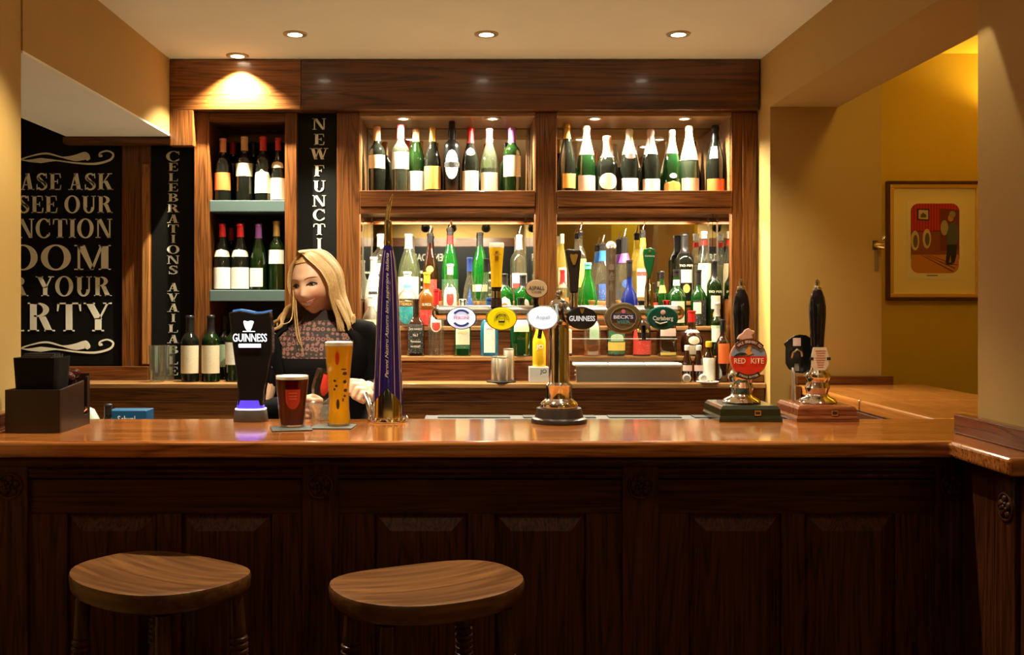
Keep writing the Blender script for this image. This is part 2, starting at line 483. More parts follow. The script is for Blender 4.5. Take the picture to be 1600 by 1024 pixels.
for i, x in enumerate((-0.98, -0.33, 0.48)):
    downlight('ceiling spotlight above the bar top, %s' % ('beside the left pillar', 'above the pint glasses', 'above the middle of the bar')[i],
              x, 2.74, CEIL, W_COUNTER_ROW, (40, 52, 40)[i], 0.6, group=G)
downlight('ceiling spotlight close to the right pier', 1.225, 2.70, CEIL, W_PIER, 25, 0.12, group=G, radius=0.008)
for x, y, lab in ((-0.75, 2.0, 'added unseen ceiling spotlight above the left stool'), (-0.1, 1.95, 'added unseen ceiling spotlight above the right stool'), (0.7, 2.0, 'added unseen ceiling spotlight in front of the right bar panels')):
    downlight(lab, x, y, CEIL, W_FRONT, 42, 0.7, group=G)  # front row added to lift the stools and panel bevels
# lamps set in the top of the display bays
for u, lab in ((630, 'small cabinet spotlight over the left wines'), (770, 'small cabinet spotlight over the right wines'),
               (930, 'small cabinet spotlight over the left champagnes'), (1070, 'small cabinet spotlight over the right champagnes')):
    downlight(lab, X(u, 4.53), 4.54, 2.2635, W_BAY, 76, 0.6, r=0.026, group='cabinet spotlights above the bottles', name='cabinet_light', radius=0.02)
# strip lights tucked under the display shelf
strip_m = lamp_disc_mat('strip diffuser', (1.0, 0.88, 0.66), 1.2)
for x0, x1, lab in ((-0.44, 0.29, 'slim strip light under the shelf of wines'), (0.43, 1.14, 'slim strip light under the shelf of champagnes')):
    t = thing('strip_light', lab, 'light', ((x0 + x1) / 2, 4.545, 1.8645), 0, 'strip lights below the display shelf')
    w = (x1 - x0) / 2
    obj('housing', sbox(-w, w, -0.012, 0.012, -0.010, 0), steel, t, bevel=0.002)
    obj('diffuser', sbox(-w + 0.01, w - 0.01, -0.009, 0.009, -0.013, -0.010), strip_m, t)
    ld = bpy.data.lights.new('glow', 'AREA'); ld.shape = 'RECTANGLE'; ld.size = 2 * w - 0.04; ld.size_y = 0.02
    ld.energy = W_STRIP; ld.color = (1.0, 0.84, 0.58)
    lo = bpy.data.objects.new('glow', ld); COL.objects.link(lo); lo.parent = t; lo.location = (0, 0, -0.016)
# hall lamp
t = thing('ceiling_lamp', 'round yellow-lit ceiling lamp in the side hall', 'light', (1.645, 3.45, 2.60))
bm = bmesh.new(); tube(bm, [(0, 0, 0), (0, 0, -0.13)], 0.006); obj('stem', bm, brass, t)
bm = bmesh.new(); ball(bm, (0, 0, -0.145), 0.02); obj('bulb', bm, plain('hall lamp', (0.9, 0.8, 0.4), 0.4, 0, (1.0, 0.75, 0.2), 6.0), t, True)
ld = bpy.data.lights.new('glow', 'POINT'); ld.energy = W_HALL; ld.color = C_HALL; ld.shadow_soft_size = 0.03
lo = bpy.data.objects.new('glow', ld); COL.objects.link(lo); lo.parent = t; lo.location = (0, 0, -0.175)
t = thing('ceiling_lamp', 'round ceiling lamp at the far end of the hall', 'light', (2.2, -1.7, 2.60))
bm = bmesh.new(); lathe(bm, [(0.07, 0), (0.075, -0.02), (0.05, -0.04), (0.001, -0.045)], 24)
obj('shade', bm, MATS['hall lamp'], t, True)
ld = bpy.data.lights.new('glow', 'POINT'); ld.energy = 14; ld.color = (1.0, 0.74, 0.2); ld.shadow_soft_size = 0.05
lo = bpy.data.objects.new('glow', ld); COL.objects.link(lo); lo.parent = t; lo.location = (0, 0, -0.085)
t = thing('added_uplighter', 'added unseen brass uplighter on the hall wall, brightening the hall ceiling', 'light', (2.62, 4.749, 2.24))  # hidden lamp added to brighten the hall ceiling
obj('back_plate', sbox(-.04, .04, -.012, 0, -.06, .02), brass, t, bevel=.003)
bm = bmesh.new(); lathe(bm, [(.02, -.05), (.05, -.035), (.065, 0), (.066, .02), (.06, .0), (.04, -.028), (.001, -.035)], 24, (0, -.075, 0), cap=False); obj('bowl', bm, brass, t, True)
ld = bpy.data.lights.new('beam', 'SPOT'); ld.energy = 22; ld.color = C_HALL; ld.spot_size = R(150); ld.spot_blend = .5; ld.shadow_soft_size = .03
lo = bpy.data.objects.new('beam', ld); COL.objects.link(lo); lo.parent = t; lo.location = (0, -.075, .025); lo.rotation_euler = (R(180), 0, 0)
# track spots on the rear ceiling, seen in the left mirror
for x, lab in ((-0.42, 'track spot on the rear ceiling, left one in the mirror'), (-0.13, 'track spot on the rear ceiling, middle one in the mirror'), (0.24, 'track spot on the rear ceiling, right one in the mirror')):
    t = thing('track_spot', lab, 'light', (x, -1.5, CEIL), 0, 'track spots reflected in the mirror')
    bm = bmesh.new(); tube(bm, [(0, 0, 0), (0, 0, -0.20)], 0.007); obj('stem', bm, black, t)
    bm = bmesh.new(); tube(bm, [(0, 0.05, -0.19), (0, -0.06, -0.26)], [0.035, 0.05], 16); obj('lamp_head', bm, black, t, True)
    bm = bmesh.new(); ball(bm, (0, 0.055, -0.187), 0.03); obj('bulb', bm, lens_hot, t, True)
    ld = bpy.data.lights.new('beam', 'SPOT'); ld.energy = W_TRACK; ld.color = HALOGEN; ld.spot_size = R(90); ld.spot_blend = 0.6; ld.shadow_soft_size = 0.03
    lo = bpy.data.objects.new('beam', ld); COL.objects.link(lo); lo.parent = t; lo.location = (0, -0.085, -0.28)
    lo.rotation_euler = (R(-62), 0, 0)
# blackboard on the rear wall (read backwards in the mirror)
t = thing('blackboard', 'long blackboard of white lettering on the rear wall, seen in the mirror', 'sign', (0, -2.498, 0))
obj('board', sbox(-1.5, 0.62, 0, 0.02, 1.0, 2.10), board, t)
lettering(t, 'DEN', (-0.27, 0.0215, 1.97), cream, w=0.16, h=0.085, rot=(0, 0, PI))
lettering(t, 'BOARD', (-0.53, 0.0215, 1.97), cream, w=0.28, h=0.085, rot=(0, 0, PI))
lettering(t, 'SO', (-0.60, 0.0215, 1.86), cream, h=0.06, rot=(0, 0, PI))
rnd = random.Random(3)
for col in (-0.95, -0.45, 0.30):
    z = 1.78; bm = bmesh.new()
    while z > 1.1:
        w = rnd.uniform(0.06, 0.13); box(bm, col - w, col + w, 0.0205, 0.0215, z, z + rnd.choice((0.02, 0.03)))
        z -= rnd.uniform(0.06, 0.1)
    obj('chalk_lines', bm, cream, t)

# ================================================================== BACK BAR
g = thing('back_bar_cabinet', 'tall oak back bar with mirrored display bays under a deep header', 'cabinet', (0, 0, 0))
def part(name, bm, mat, parent=None, bevel=0.003, smooth=False):
    return obj(name, bm, mat, parent or g, smooth, bevel)
zb = 2.2825                              # underside of header
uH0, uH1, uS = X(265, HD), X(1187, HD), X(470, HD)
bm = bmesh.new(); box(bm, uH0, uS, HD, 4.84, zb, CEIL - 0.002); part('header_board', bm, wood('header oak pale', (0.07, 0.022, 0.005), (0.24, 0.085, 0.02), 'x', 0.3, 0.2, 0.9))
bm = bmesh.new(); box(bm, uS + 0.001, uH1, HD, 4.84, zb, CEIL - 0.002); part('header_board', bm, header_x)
bm = bmesh.new(); box(bm, uH0, X(302, HD), HD, 4.497, Z(228, HD), zb - 0.001); part('header_drop', bm, oak_z)
bm = bmesh.new(); box(bm, -1.755, uH0 - 0.001, HD + 0.025, 4.54, Z(224, 4.47), 2.169); part('top_rail', bm, oak_x)
def post(u0, u1, d0=BD, d1=4.84, z0=CT, z1=zb, mat=oak_z):
    bm = bmesh.new(); box(bm, X(u0, d0), X(u1, d0), d0, d1, z0 + 0.001, z1 - 0.001)
    o = part('post', bm, mat, None, 0.004); return o
post(526, 562); post(836, 870); post(1143, 1184)
post(190, 235, 4.56, 4.80, CT, 2.15)
# thin lighter beads on the posts
bm = bmesh.new(); box(bm, X(222, 4.55), X(234, 4.55), 4.545, 4.56, CT + 0.07, 2.06); part('bead', bm, wood('bead oak', (0.16, 0.06, 0.014), (0.42, 0.18, 0.05), 'z', 0.35))
for u in (1160,):
    bm = bmesh.new(); box(bm, X(u, 4.495), X(u + 7, 4.495), 4.49, 4.499, CT + 0.002, zb - 0.002); part('bead', bm, oak_z)
# bay linings, ceilings, shelves, mirrors, steps
bays = ((X(562, BD), X(836, BD)), (X(870, BD), X(1143, BD)))
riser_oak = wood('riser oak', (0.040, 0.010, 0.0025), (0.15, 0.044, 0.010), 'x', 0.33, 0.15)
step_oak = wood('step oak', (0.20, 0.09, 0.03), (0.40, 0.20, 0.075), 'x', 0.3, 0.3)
for b0, b1 in bays:
    w = b1 - b0
    bm = bmesh.new(); box(bm, b0, b1, BD, MD, 2.264, zb - 0.001); part('bay_ceiling', bm, shelf_oak, None, 0)
    bm = bmesh.new(); box(bm, b0 + 0.001, b1 - 0.001, BD - 0.012, MD - 0.002, 1.865, 1.936); box(bm, b0 + 0.001, b1 - 0.001, BD - 0.004, BD + 0.018, 1.836, 1.8649); box(bm, b0 + 0.004, b1 - 0.004, 4.566, 4.574, 1.8425, 1.8649); part('shelf', bm, oak_x)  # rear lip added to keep the strip's glare out of the mirror
    for s in (0, 1):
        x0 = b0 + 0.0005 if s == 0 else b1 - 0.0025
        bm = bmesh.new(); box(bm, x0, x0 + 0.002, BD + 0.02, MD - 0.02, 1.937, 2.263); part('side_lining', bm, shelf_oak, None, 0)
        x0 = b0 + 0.0005 if s == 0 else b1 - 0.0030
        bm = bmesh.new(); box(bm, x0, x0 + 0.0025, BD + 0.03, MD - 0.005, 1.46, 1.864); part('side_mirror', bm, mirror, None, 0)
    bm = bmesh.new(); box(bm, b0, b1, MD, MD + 0.008, 1.937, 2.262); part('mirror', bm, mirror, None, 0)
    bm = bmesh.new(); box(bm, b0, b1, MD, MD + 0.008, 1.35, 1.864); part('mirror', bm, mirror, None, 0)
    bm = bmesh.new()
    box(bm, b0 + 0.02, b0 + 0.028, MD - 0.004, MD, 1.45, 1.862); box(bm, b1 - 0.028, b1 - 0.02, MD - 0.004, MD, 1.45, 1.862)
    box(bm, b0 + 0.02, b1 - 0.02, MD - 0.004, MD, 1.822, 1.828)
    part('mirror_bevel', bm, plain('bevel strip', (0.85, 0.8, 0.66), 0.12, 0.9), None, 0)
    # three stepped tiers
    for d0, d1, z1 in ((4.50, 4.60, 1.208), (4.60, 4.69, 1.338), (4.69, MD, 1.450)):
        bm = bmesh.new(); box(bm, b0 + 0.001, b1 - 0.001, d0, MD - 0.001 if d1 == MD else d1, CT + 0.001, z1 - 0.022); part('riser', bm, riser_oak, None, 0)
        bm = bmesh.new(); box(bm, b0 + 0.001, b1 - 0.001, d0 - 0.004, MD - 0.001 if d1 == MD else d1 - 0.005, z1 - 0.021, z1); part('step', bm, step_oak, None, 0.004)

# back counter
g2 = thing('back_counter', 'long oak back counter running under the bottle displays', 'counter', (0, 0, 0))
bm = bmesh.new(); box(bm, -2.2, XR + 0.0, 4.37, 4.859, CT - 0.022, CT); obj('worktop', bm, step_oak, g2, bevel=0.005)
bm = bmesh.new(); box(bm, -2.2, XR - 0.003, 4.385, 4.85, CT - 0.082, CT - 0.023); obj('fascia', bm, oak_x, g2, bevel=0.003)
bm = bmesh.new(); box(bm, -2.2, XR - 0.006, 4.40, 4.84, 0.93, CT - 0.083); obj('lower_rail', bm, wood('rail oak', (0.09, 0.03, 0.007), (0.26, 0.095, 0.022), 'x', 0.35), g2, bevel=0.003)
for i in range(5):
    x0 = -1.9 + i * 0.64
    bm = bmesh.new(); box(bm, x0, x0 + 0.6, 4.41, 4.44, 0.1, 0.90); obj('cupboard_door', bm, front_z, g2, bevel=0.006)
bm = bmesh.new(); box(bm, -2.2, XR - 0.01, 4.445, 4.83, 0.0, 0.929); obj('carcass', bm, dark_in, g2)
bm = bmesh.new(); box(bm, X(1172, 4.42), XR - 0.001, 4.40, 4.44, CT + 0.0005, CT + 0.035); obj('end_block', bm, oak_x, g2, bevel=0.003)
# low upstand below the big sign
bm = bmesh.new(); box(bm, -2.2, X(231, 4.53), 4.53, 4.555, CT + 0.0005, Z(573, 4.53)); obj('upstand', bm, oak_x, g2, bevel=0.003)

# ------------------------------------------------------------------ wine rack
g3 = thing('wine_rack', 'dark oak wine rack of three compartments left of the barmaid', 'rack', (0, 0, 0))
rk = plain('rack back', (0.010, 0.006, 0.004), 0.6)
bm = bmesh.new(); box(bm, X(303, BD), X(327, BD), BD, 4.85, CT + 0.001, zb - 0.002); obj('post', bm, oak_z, g3, bevel=0.003)
bm = bmesh.new(); box(bm, X(445, BD), X(463.5, BD), BD, 4.85, CT + 0.001, zb - 0.002); obj('post', bm, oak_z, g3, bevel=0.003)
r0, r1 = X(327, BD) + 0.0005, X(445, BD) - 0.0005
bm = bmesh.new(); box(bm, r0, r1, BD, 4.84, Z(190, BD), zb - 0.003); obj('top_rail', bm, wood('dim oak', (0.05, 0.016, 0.004), (0.16, 0.056, 0.013), 'x'), g3, bevel=0.003)
for y0, y1 in ((313, 331), (453.5, 471)):
    bm = bmesh.new(); box(bm, r0, r1, BD + 0.004, 4.84, Z(y1, BD), Z(y0, BD)); obj('shelf', bm, teal_shelf, g3, bevel=0.003)
bm = bmesh.new(); box(bm, r0, r1, 4.842, 4.85, CT + 0.001, 2.2); obj('back_panel', bm, rk, g3)

# ------------------------------------------------------------------ lettered boards
def board_thing(label, x0, x1, y, z0, z1):
    t = thing('sign_board', label, 'sign', (0, 0, 0))
    obj('board', sbox(x0, x1, y, y + 0.018, z0, z1), board, t, bevel=0.001)
    return t
t = board_thing('large black board asking guests to see the function room', -2.25, X(190, 4.57), 4.575, Z(571, 4.57), CEIL - 0.01)
sy = 4.5745; sD = 4.575
def sline(s, vtop, vbot, uright, kx):
    h = (vbot - vtop) * sD / F
    sx = kx * sD / F / h
    return serif_bm(s, right=X(uright, sD), z0=Z(vbot, sD), h=h, sx=sx, y=sy)
for s, a, b_, ur, ut, suf in (('PLEASE ASK', 271, 297, 177, 107, 'ASK'), ('TO SEE OUR', 306, 333, 176, 101, 'OUR'),
                              ('FUNCTION', 342, 372, 176, 56, 'CTION'), ('ROOM', 383, 422, 175, 64, 'OM'),
                              ('FOR YOUR', 432, 463, 174, 56, 'YOUR'), ('PARTY', 473, 518, 174, 43, 'RTY')):
    rgt = ur; kx = (ur - ut) / (sum(glyph(q)[1] + 0.07 for q in suf) - 0.07)
    for w_ in s.split()[::-1]:
        obj('lettering', sline(w_, a, b_, rgt, kx), cream, t)
        rgt -= (sum(glyph(q)[1] + 0.07 for q in w_) + 0.30) * kx
def ribbon(bm, pts, widths, y, th=0.0015):
    """a flat swelling stroke on a wall facing -y; pts in pixels"""
    P = [Vector((X(u, sD), 0, Z(v, sD))) for u, v in pts]
    k = 6; Q = smooth_path(P, k); W = []
    for i in range(len(widths) - 1):
        for j in range(k): W.append(widths[i] + (widths[i+1] - widths[i]) * j / k)
    W.append(widths[-1])
    L, Rr = [], []
    for i, q in enumerate(Q):
        tt = (Q[min(i+1, len(Q)-1)] - Q[max(i-1, 0)]).normalized()
        nn = Vector((-tt.z, 0, tt.x)); w = W[i] * sD / F / 2
        L.append(q + nn * w); Rr.append(q - nn * w)
    for i in range(len(Q) - 1):
        v = [bm.verts.new((p.x, y - th, p.z)) for p in (L[i], L[i+1], Rr[i+1], Rr[i])]
        v2 = [bm.verts.new((p.x, y, p.z)) for p in (L[i], L[i+1], Rr[i+1], Rr[i])]
        bm.faces.new(v); bm.faces.new(v2[::-1])
        for e in range(4): bm.faces.new((v[e], v[(e+1) % 4], v2[(e+1) % 4], v2[e]))
for v0, flip in ((247, 1), (542, 1)):
    bm = bmesh.new()
    f = lambda dv: v0 + dv * flip
    ribbon(bm, [(-60, f(0)), (-20, f(7)), (20, f(6)), (45, f(-2)), (72, f(-7)), (98, f(-1)), (118, f(0)), (133, f(-3)), (139, f(3))], [2, 4, 3, 2, 3, 2, 10, 13, 5], sy)
    ribbon(bm, [(-60, f(6)), (-20, f(-4)), (15, f(-2)), (40, f(4)), (64, f(4)), (88, f(4)), (120, f(8)), (150, f(9)), (172, f(3)), (177, f(-6)), (168, f(-11)), (157, f(-8)), (156, f(-3)), (160, f(-4))], [2, 3, 2, 2, 8, 2, 2.5, 3.5, 3.5, 3, 2.5, 2.5, 3.5, 4], sy)
    obj('flourish', bm, cream, t)
t = board_thing('narrow black board reading celebrations available downwards', X(236.5, 4.57), X(301.5, 4.57), 4.575, CT + 0.002, Z(224, 4.57))
us = [244.5, 261, 277, 293, 309, 325.5, 342, 357.5, 373.5, 390, 406, 422, None, 449, 465, 481, 497, 513.5, 530, 546.5, 563, 580]
for c, v in zip('CELEBRATIONS AVAILABLE', us):
    if v is None: continue
    h = (16 if c == 'C' and v < 250 else 13.0) * sD / F
    obj('lettering', serif_bm(c, centre=X(271, sD), z0=Z(v, sD) - h / 2, h=h, sx=1.75 if c != 'I' else 1.5, y=sy), cream, t)
t = board_thing('narrow black board beside the wine rack, its lettering running down behind the barmaid', X(464, 4.53), X(525.5, 4.53), 4.535, CT + 0.002, zb - 0.004)
for c, v in zip('NEWFUNCTION', (194, 218, 240.5, 267, 291, 314, 336, 358.5, 381, 404, 427)):
    h = 17.5 * 4.535 / F
    obj('lettering', serif_bm(c, centre=X(499, 4.535), z0=Z(v, 4.535) - h / 2, h=h, sx=1.42 if c != 'I' else 1.3, y=4.5345), cream, t)

# ================================================================== FRONT BAR
FD = 2.556
g4 = thing('bar_worktop', 'polished reddish wooden bar top across the front of the bar', 'bar top', (0, 0, 0))
def nosed(pts, z1, th, name, mat, parent):
    """worktop slab with rounded edges"""
    bm = bmesh.new(); prism(bm, pts, z1 - th, z1, 'xy')
    return obj(name, bm, mat, parent, bevel=0.009, segs=3)
nosed([(-1.282, FD), (1.215, FD), (1.215, 2.28), (1.328, 2.28), (1.328, 2.652), (1.578, 2.652), (1.578, 2.45), (1.93, 2.45), (1.93, 3.05), (-1.282, 3.05)], CT, 0.042, 'slab', top_x, g4)
nosed([(1.40, 3.053), (1.93, 3.053), (1.93, 3.627), (1.40, 3.627)], CT, 0.042, 'flap', top_y, g4)
nosed([(1.40, 3.632), (1.93, 3.632), (1.93, 4.315), (1.40, 4.315)], CT, 0.042, 'end_slab', top_y, g4)
# small upstands at the wall and at the pier
t = tag(obj('upstand', sbox(X(1246, 4.29), 1.80, 4.29, 4.316, CT + 0.0005, Z(588, 4.29)), oak_x, bevel=0.003), 'short wooden upstand on the end wall behind the hand pumps', 'upstand')
t = tag(obj('upstand', sbox(1.300, 1.329, 2.33, 2.72, CT + 0.0005, CT + 0.052), mahog, bevel=0.004), 'dark wooden upstand along the foot of the right pier', 'upstand')
t = tag(obj('upstand', sbox(-1.284, -1.255, 2.60, 2.97, CT + 0.0005, CT + 0.045), mahog, bevel=0.004), 'dark wooden upstand along the foot of the left pillar, behind the caddy', 'upstand')
t = tag(obj('wooden_bracket', sbox(1.372, 1.397, 4.24, 4.316, CT - 0.09, CT - 0.001), oak_z, bevel=0.003), 'short wooden bracket at the left end of the wall upstand', 'bracket')

g5 = thing('bar_panelling', 'dark panelled oak bar front below the polished top', 'bar front', (0, 0, 0))
PD = 2.62; s_ = F / PD
zf0, zr0, zp = Z(712, PD), Z(750, PD), Z(803, PD)
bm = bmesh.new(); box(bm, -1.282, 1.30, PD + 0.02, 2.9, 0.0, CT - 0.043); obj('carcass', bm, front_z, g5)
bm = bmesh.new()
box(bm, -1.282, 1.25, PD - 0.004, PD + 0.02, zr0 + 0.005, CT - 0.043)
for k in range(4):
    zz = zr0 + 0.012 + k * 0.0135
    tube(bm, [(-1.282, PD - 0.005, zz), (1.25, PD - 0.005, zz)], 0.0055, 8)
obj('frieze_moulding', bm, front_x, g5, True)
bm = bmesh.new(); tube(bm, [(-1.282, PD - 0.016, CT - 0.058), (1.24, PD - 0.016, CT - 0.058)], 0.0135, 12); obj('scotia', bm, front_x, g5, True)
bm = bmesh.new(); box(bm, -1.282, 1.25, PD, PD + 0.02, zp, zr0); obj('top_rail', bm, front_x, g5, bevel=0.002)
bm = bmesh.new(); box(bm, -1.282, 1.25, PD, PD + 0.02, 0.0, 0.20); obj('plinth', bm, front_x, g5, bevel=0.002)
def rosette(parent, c, axis='y', r=0.031):
    bm = bmesh.new()
    # raised rim
    tube(bm, [(r * math.cos(2*PI*k/24), 0, r * math.sin(2*PI*k/24)) for k in range(25)], 0.0035, 8)
    for k in range(5):
        a = PI/2 + 2*PI*k/5
        ball(bm, (0.6 * r * math.cos(a), -0.001, 0.6 * r * math.sin(a)), (0.30 * r, 0.006, 0.30 * r), 12, 8)
    for k in range(5):
        a = -PI/2 + 2*PI*k/5
        ball(bm, (0.32 * r * math.cos(a), -0.003, 0.32 * r * math.sin(a)), (0.18 * r, 0.006, 0.18 * r), 10, 6)
    ball(bm, (0, -0.005, 0), (0.2 * r, 0.006, 0.2 * r), 10, 6)
    if axis == 'x':
        bmesh.ops.rotate(bm, verts=bm.verts[:], cent=(0, 0, 0), matrix=Matrix.Rotation(R(-90), 3, 'Z'))
    return obj('rosette', bm, front_z, parent, True, loc=c)
zros = Z(759, PD - 0.01)
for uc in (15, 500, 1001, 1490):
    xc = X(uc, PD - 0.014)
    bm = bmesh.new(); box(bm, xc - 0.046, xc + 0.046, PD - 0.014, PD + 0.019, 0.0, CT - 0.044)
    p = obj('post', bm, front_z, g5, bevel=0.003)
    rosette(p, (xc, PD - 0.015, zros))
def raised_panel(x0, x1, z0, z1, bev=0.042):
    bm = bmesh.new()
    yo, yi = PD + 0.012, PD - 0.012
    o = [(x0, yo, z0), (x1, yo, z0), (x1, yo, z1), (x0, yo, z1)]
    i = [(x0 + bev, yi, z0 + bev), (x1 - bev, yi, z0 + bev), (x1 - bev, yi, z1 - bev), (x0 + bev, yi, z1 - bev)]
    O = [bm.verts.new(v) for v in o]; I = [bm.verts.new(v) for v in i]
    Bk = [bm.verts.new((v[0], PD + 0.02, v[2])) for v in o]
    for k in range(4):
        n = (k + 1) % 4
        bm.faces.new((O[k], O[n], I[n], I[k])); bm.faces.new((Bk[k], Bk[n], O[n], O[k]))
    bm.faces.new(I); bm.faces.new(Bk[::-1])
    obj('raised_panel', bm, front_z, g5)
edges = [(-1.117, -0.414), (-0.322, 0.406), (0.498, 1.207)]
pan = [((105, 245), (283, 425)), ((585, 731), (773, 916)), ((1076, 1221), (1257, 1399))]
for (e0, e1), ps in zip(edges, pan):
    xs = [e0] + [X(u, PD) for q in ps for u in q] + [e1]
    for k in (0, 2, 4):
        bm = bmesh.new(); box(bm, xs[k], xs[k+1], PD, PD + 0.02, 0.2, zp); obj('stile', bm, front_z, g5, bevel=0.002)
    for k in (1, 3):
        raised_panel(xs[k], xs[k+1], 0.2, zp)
# return along the pier
g6 = thing('bar_return', 'dark panelled oak side of the bar turning along the right pier', 'bar front', (0, 0, 0))
bm = bmesh.new(); box(bm, 1.262, 1.329, 2.30, PD - 0.026, 0.0, CT - 0.044); obj('panel', bm, front_z, g6, bevel=0.002)
bm = bmesh.new(); box(bm, 1.250, 1.2615, 2.325, 2.40, 0.0, CT - 0.045); p = obj('post', bm, front_z, g6, bevel=0.002)
rosette(p, (1.249, 2.362, 0.975), 'x')
bm = bmesh.new(); box(bm, 1.40, 1.9, 2.66, 4.31, 0.0, CT - 0.043); tag(obj('counter_base', bm, front_z, bevel=0.004), 'dark wooden base below the side counter and its flap', 'counter')
bm = bmesh.new(); box(bm, -1.3, 1.28, 2.92, 3.02, 0.3, 0.98); tag(obj('glass_rack', bm, blackm, bevel=0.004), 'black under-bar rack hidden behind the bar front', 'rack')

# ================================================================== STOOLS
def make_stool(label, x, y, zt, rz, a=0.222, b=0.185):
    t = thing('bar_stool', label, 'stool', (x, y, 0), rz, 'wooden bar stools at the bar')
    bm = bmesh.new(); n = 48; rings = []
    th = 0.046
    def zz(xx, yy):    # dished saddle seat with the corners lifted
        q = (xx / a) ** 2 + (yy / b) ** 2
        return zt - 0.012 + 0.010 * min(q, 1.3) + 0.008 * (abs(xx) / a) ** 2.5
    for k, (f, dz) in enumerate(((0.90, -th), (0.965, -th + 0.004), (0.99, -th + 0.014), (1.0, -0.010), (0.988, -0.002), (0.96, 0.0), (0.8, 0), (0.55, 0), (0.3, 0), (0.1, 0))):
        ring = []
        for i in range(n):
            q = 2 * PI * i / n; c, s = math.cos(q), math.sin(q)
            kk = (abs(c) ** 2.5 + abs(s) ** 2.5) ** (-1 / 2.5)
            xx, yy = a * kk * c * f, b * kk * s * f
            ring.append(bm.verts.new((xx, yy, zz(xx, yy) + dz)))
        rings.append(ring)
    for A, B in zip(rings, rings[1:]):
        for i in range(n): bm.faces.new((A[i], A[(i+1) % n], B[(i+1) % n], B[i]))
    bm.faces.new(rings[0][::-1]); bm.faces.new(rings[-1])
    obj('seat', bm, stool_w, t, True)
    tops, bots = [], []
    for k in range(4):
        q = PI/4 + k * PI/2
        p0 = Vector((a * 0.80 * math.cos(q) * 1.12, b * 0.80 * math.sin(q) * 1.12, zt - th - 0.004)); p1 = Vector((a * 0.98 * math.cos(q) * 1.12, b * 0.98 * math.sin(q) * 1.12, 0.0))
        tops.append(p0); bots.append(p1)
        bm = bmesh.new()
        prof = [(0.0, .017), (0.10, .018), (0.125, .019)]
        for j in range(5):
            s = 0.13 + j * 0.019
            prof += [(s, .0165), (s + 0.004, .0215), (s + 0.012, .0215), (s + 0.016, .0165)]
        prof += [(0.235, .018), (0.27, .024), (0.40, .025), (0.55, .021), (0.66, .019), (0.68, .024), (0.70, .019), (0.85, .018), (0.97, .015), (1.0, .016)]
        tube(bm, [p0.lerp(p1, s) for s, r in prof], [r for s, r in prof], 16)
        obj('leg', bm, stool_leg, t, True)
    for k, f in ((0, 0.47), (1, 0.55), (2, 0.47), (3, 0.55)):
        A = tops[k].lerp(bots[k], f); B = tops[(k+1) % 4].lerp(bots[(k+1) % 4], f)
        bm = bmesh.new(); tube(bm, [A, A.lerp(B, .25), A.lerp(B, .5), A.lerp(B, .75), B], [.009, .012, .015, .012, .009], 12)
        obj('stretcher', bm, stool_leg, t, True)
    return t
make_stool('wooden saddle-seat stool at the left, in front of the hidden left panels', X(250, 2.365), 2.365, 0.825, R(-34), 0.218, 0.166)
make_stool('wooden saddle-seat stool in front of the middle bar panels', X(668, 2.29), 2.285, 0.825, R(26), 0.218, 0.166)

# ================================================================== BOTTLES
def paper(name, col, ink=(0.12, 0.10, 0.08), amt=0.63):
    """label paper with faint lines of print"""
    if name in MATS: return MATS[name]
    m, nt, b = new_mat(name)
    N, L = nt.nodes, nt.links
    tc = N.new('ShaderNodeTexCoord'); mp = N.new('ShaderNodeMapping'); mp.inputs['Scale'].default_value = (170, 170, 330)
    L.new(tc.outputs['Object'], mp.inputs['Vector'])
    n = N.new('ShaderNodeTexNoise'); n.inputs['Scale'].default_value = 1.0; n.inputs['Detail'].default_value = 1
    L.new(mp.outputs['Vector'], n.inputs['Vector'])
    cr = N.new('ShaderNodeValToRGB'); cr.color_ramp.interpolation = 'EASE'
    cr.color_ramp.elements[0].position = amt; cr.color_ramp.elements[0].color = (*col, 1)
    cr.color_ramp.elements[1].position = amt + 0.1; cr.color_ramp.elements[1].color = (*[0.55 * c + 0.45 * i for c, i in zip(col, ink)], 1)
    L.new(n.outputs['Fac'], cr.inputs['Fac']); L.new(cr.outputs['Color'], b.inputs['Base Color'])
    b.inputs['Roughness'].default_value = 0.6
    MATS[name] = m
    return m
p_cream = paper('paper cream', (0.78, 0.68, 0.48)); p_white = paper('paper white', (0.85, 0.82, 0.74))
p_gold = paper('paper gold', (0.62, 0.36, 0.08)); p_orange = paper('paper orange', (0.80, 0.16, 0.03))
p_pink = paper('paper pink', (0.82, 0.58, 0.52)); p_red = paper('paper red', (0.62, 0.04, 0.03), (0.9, 0.8, 0.7))
p_blue = paper('paper blue', (0.03, 0.08, 0.30), (0.8, 0.8, 0.8)); p_teal = paper('paper teal', (0.02, 0.28, 0.30), (0.8, 0.9, 0.8))
p_black = paper('paper black', (0.012, 0.012, 0.012), (0.8, 0.75, 0.6)); p_green = paper('paper green', (0.45, 0.62, 0.40))
p_amber = paper('paper amber', (0.75, 0.35, 0.06)); p_yel = paper('paper yellow', (0.80, 0.58, 0.12)); p_dgreen = paper('paper dark green', (0.03, 0.12, 0.05), (0.7, 0.7, 0.5))
wine = plain('wine glass dark', (0.006, 0.007, 0.005), 0.06, coat=0.3)
wine_g = thin_glass('wine glass green', (0.08, 0.20, 0.05), 0.08, (0.015, 0.05, 0.01), 0.55)
champ_g = thin_glass('champagne green', (0.08, 0.28, 0.09), 0.08, (0.02, 0.10, 0.025), 0.55)
pale_g = thin_glass('pale green glass', (0.78, 0.84, 0.66), 0.10, (0.40, 0.46, 0.32), 0.18)
clear = thin_glass('bottle glass', (0.93, 0.94, 0.90), 0.10, (0.72, 0.72, 0.62), 0.05)
green = thin_glass('green glass', (0.04, 0.42, 0.10), 0.10, (0.01, 0.28, 0.03), 0.6)
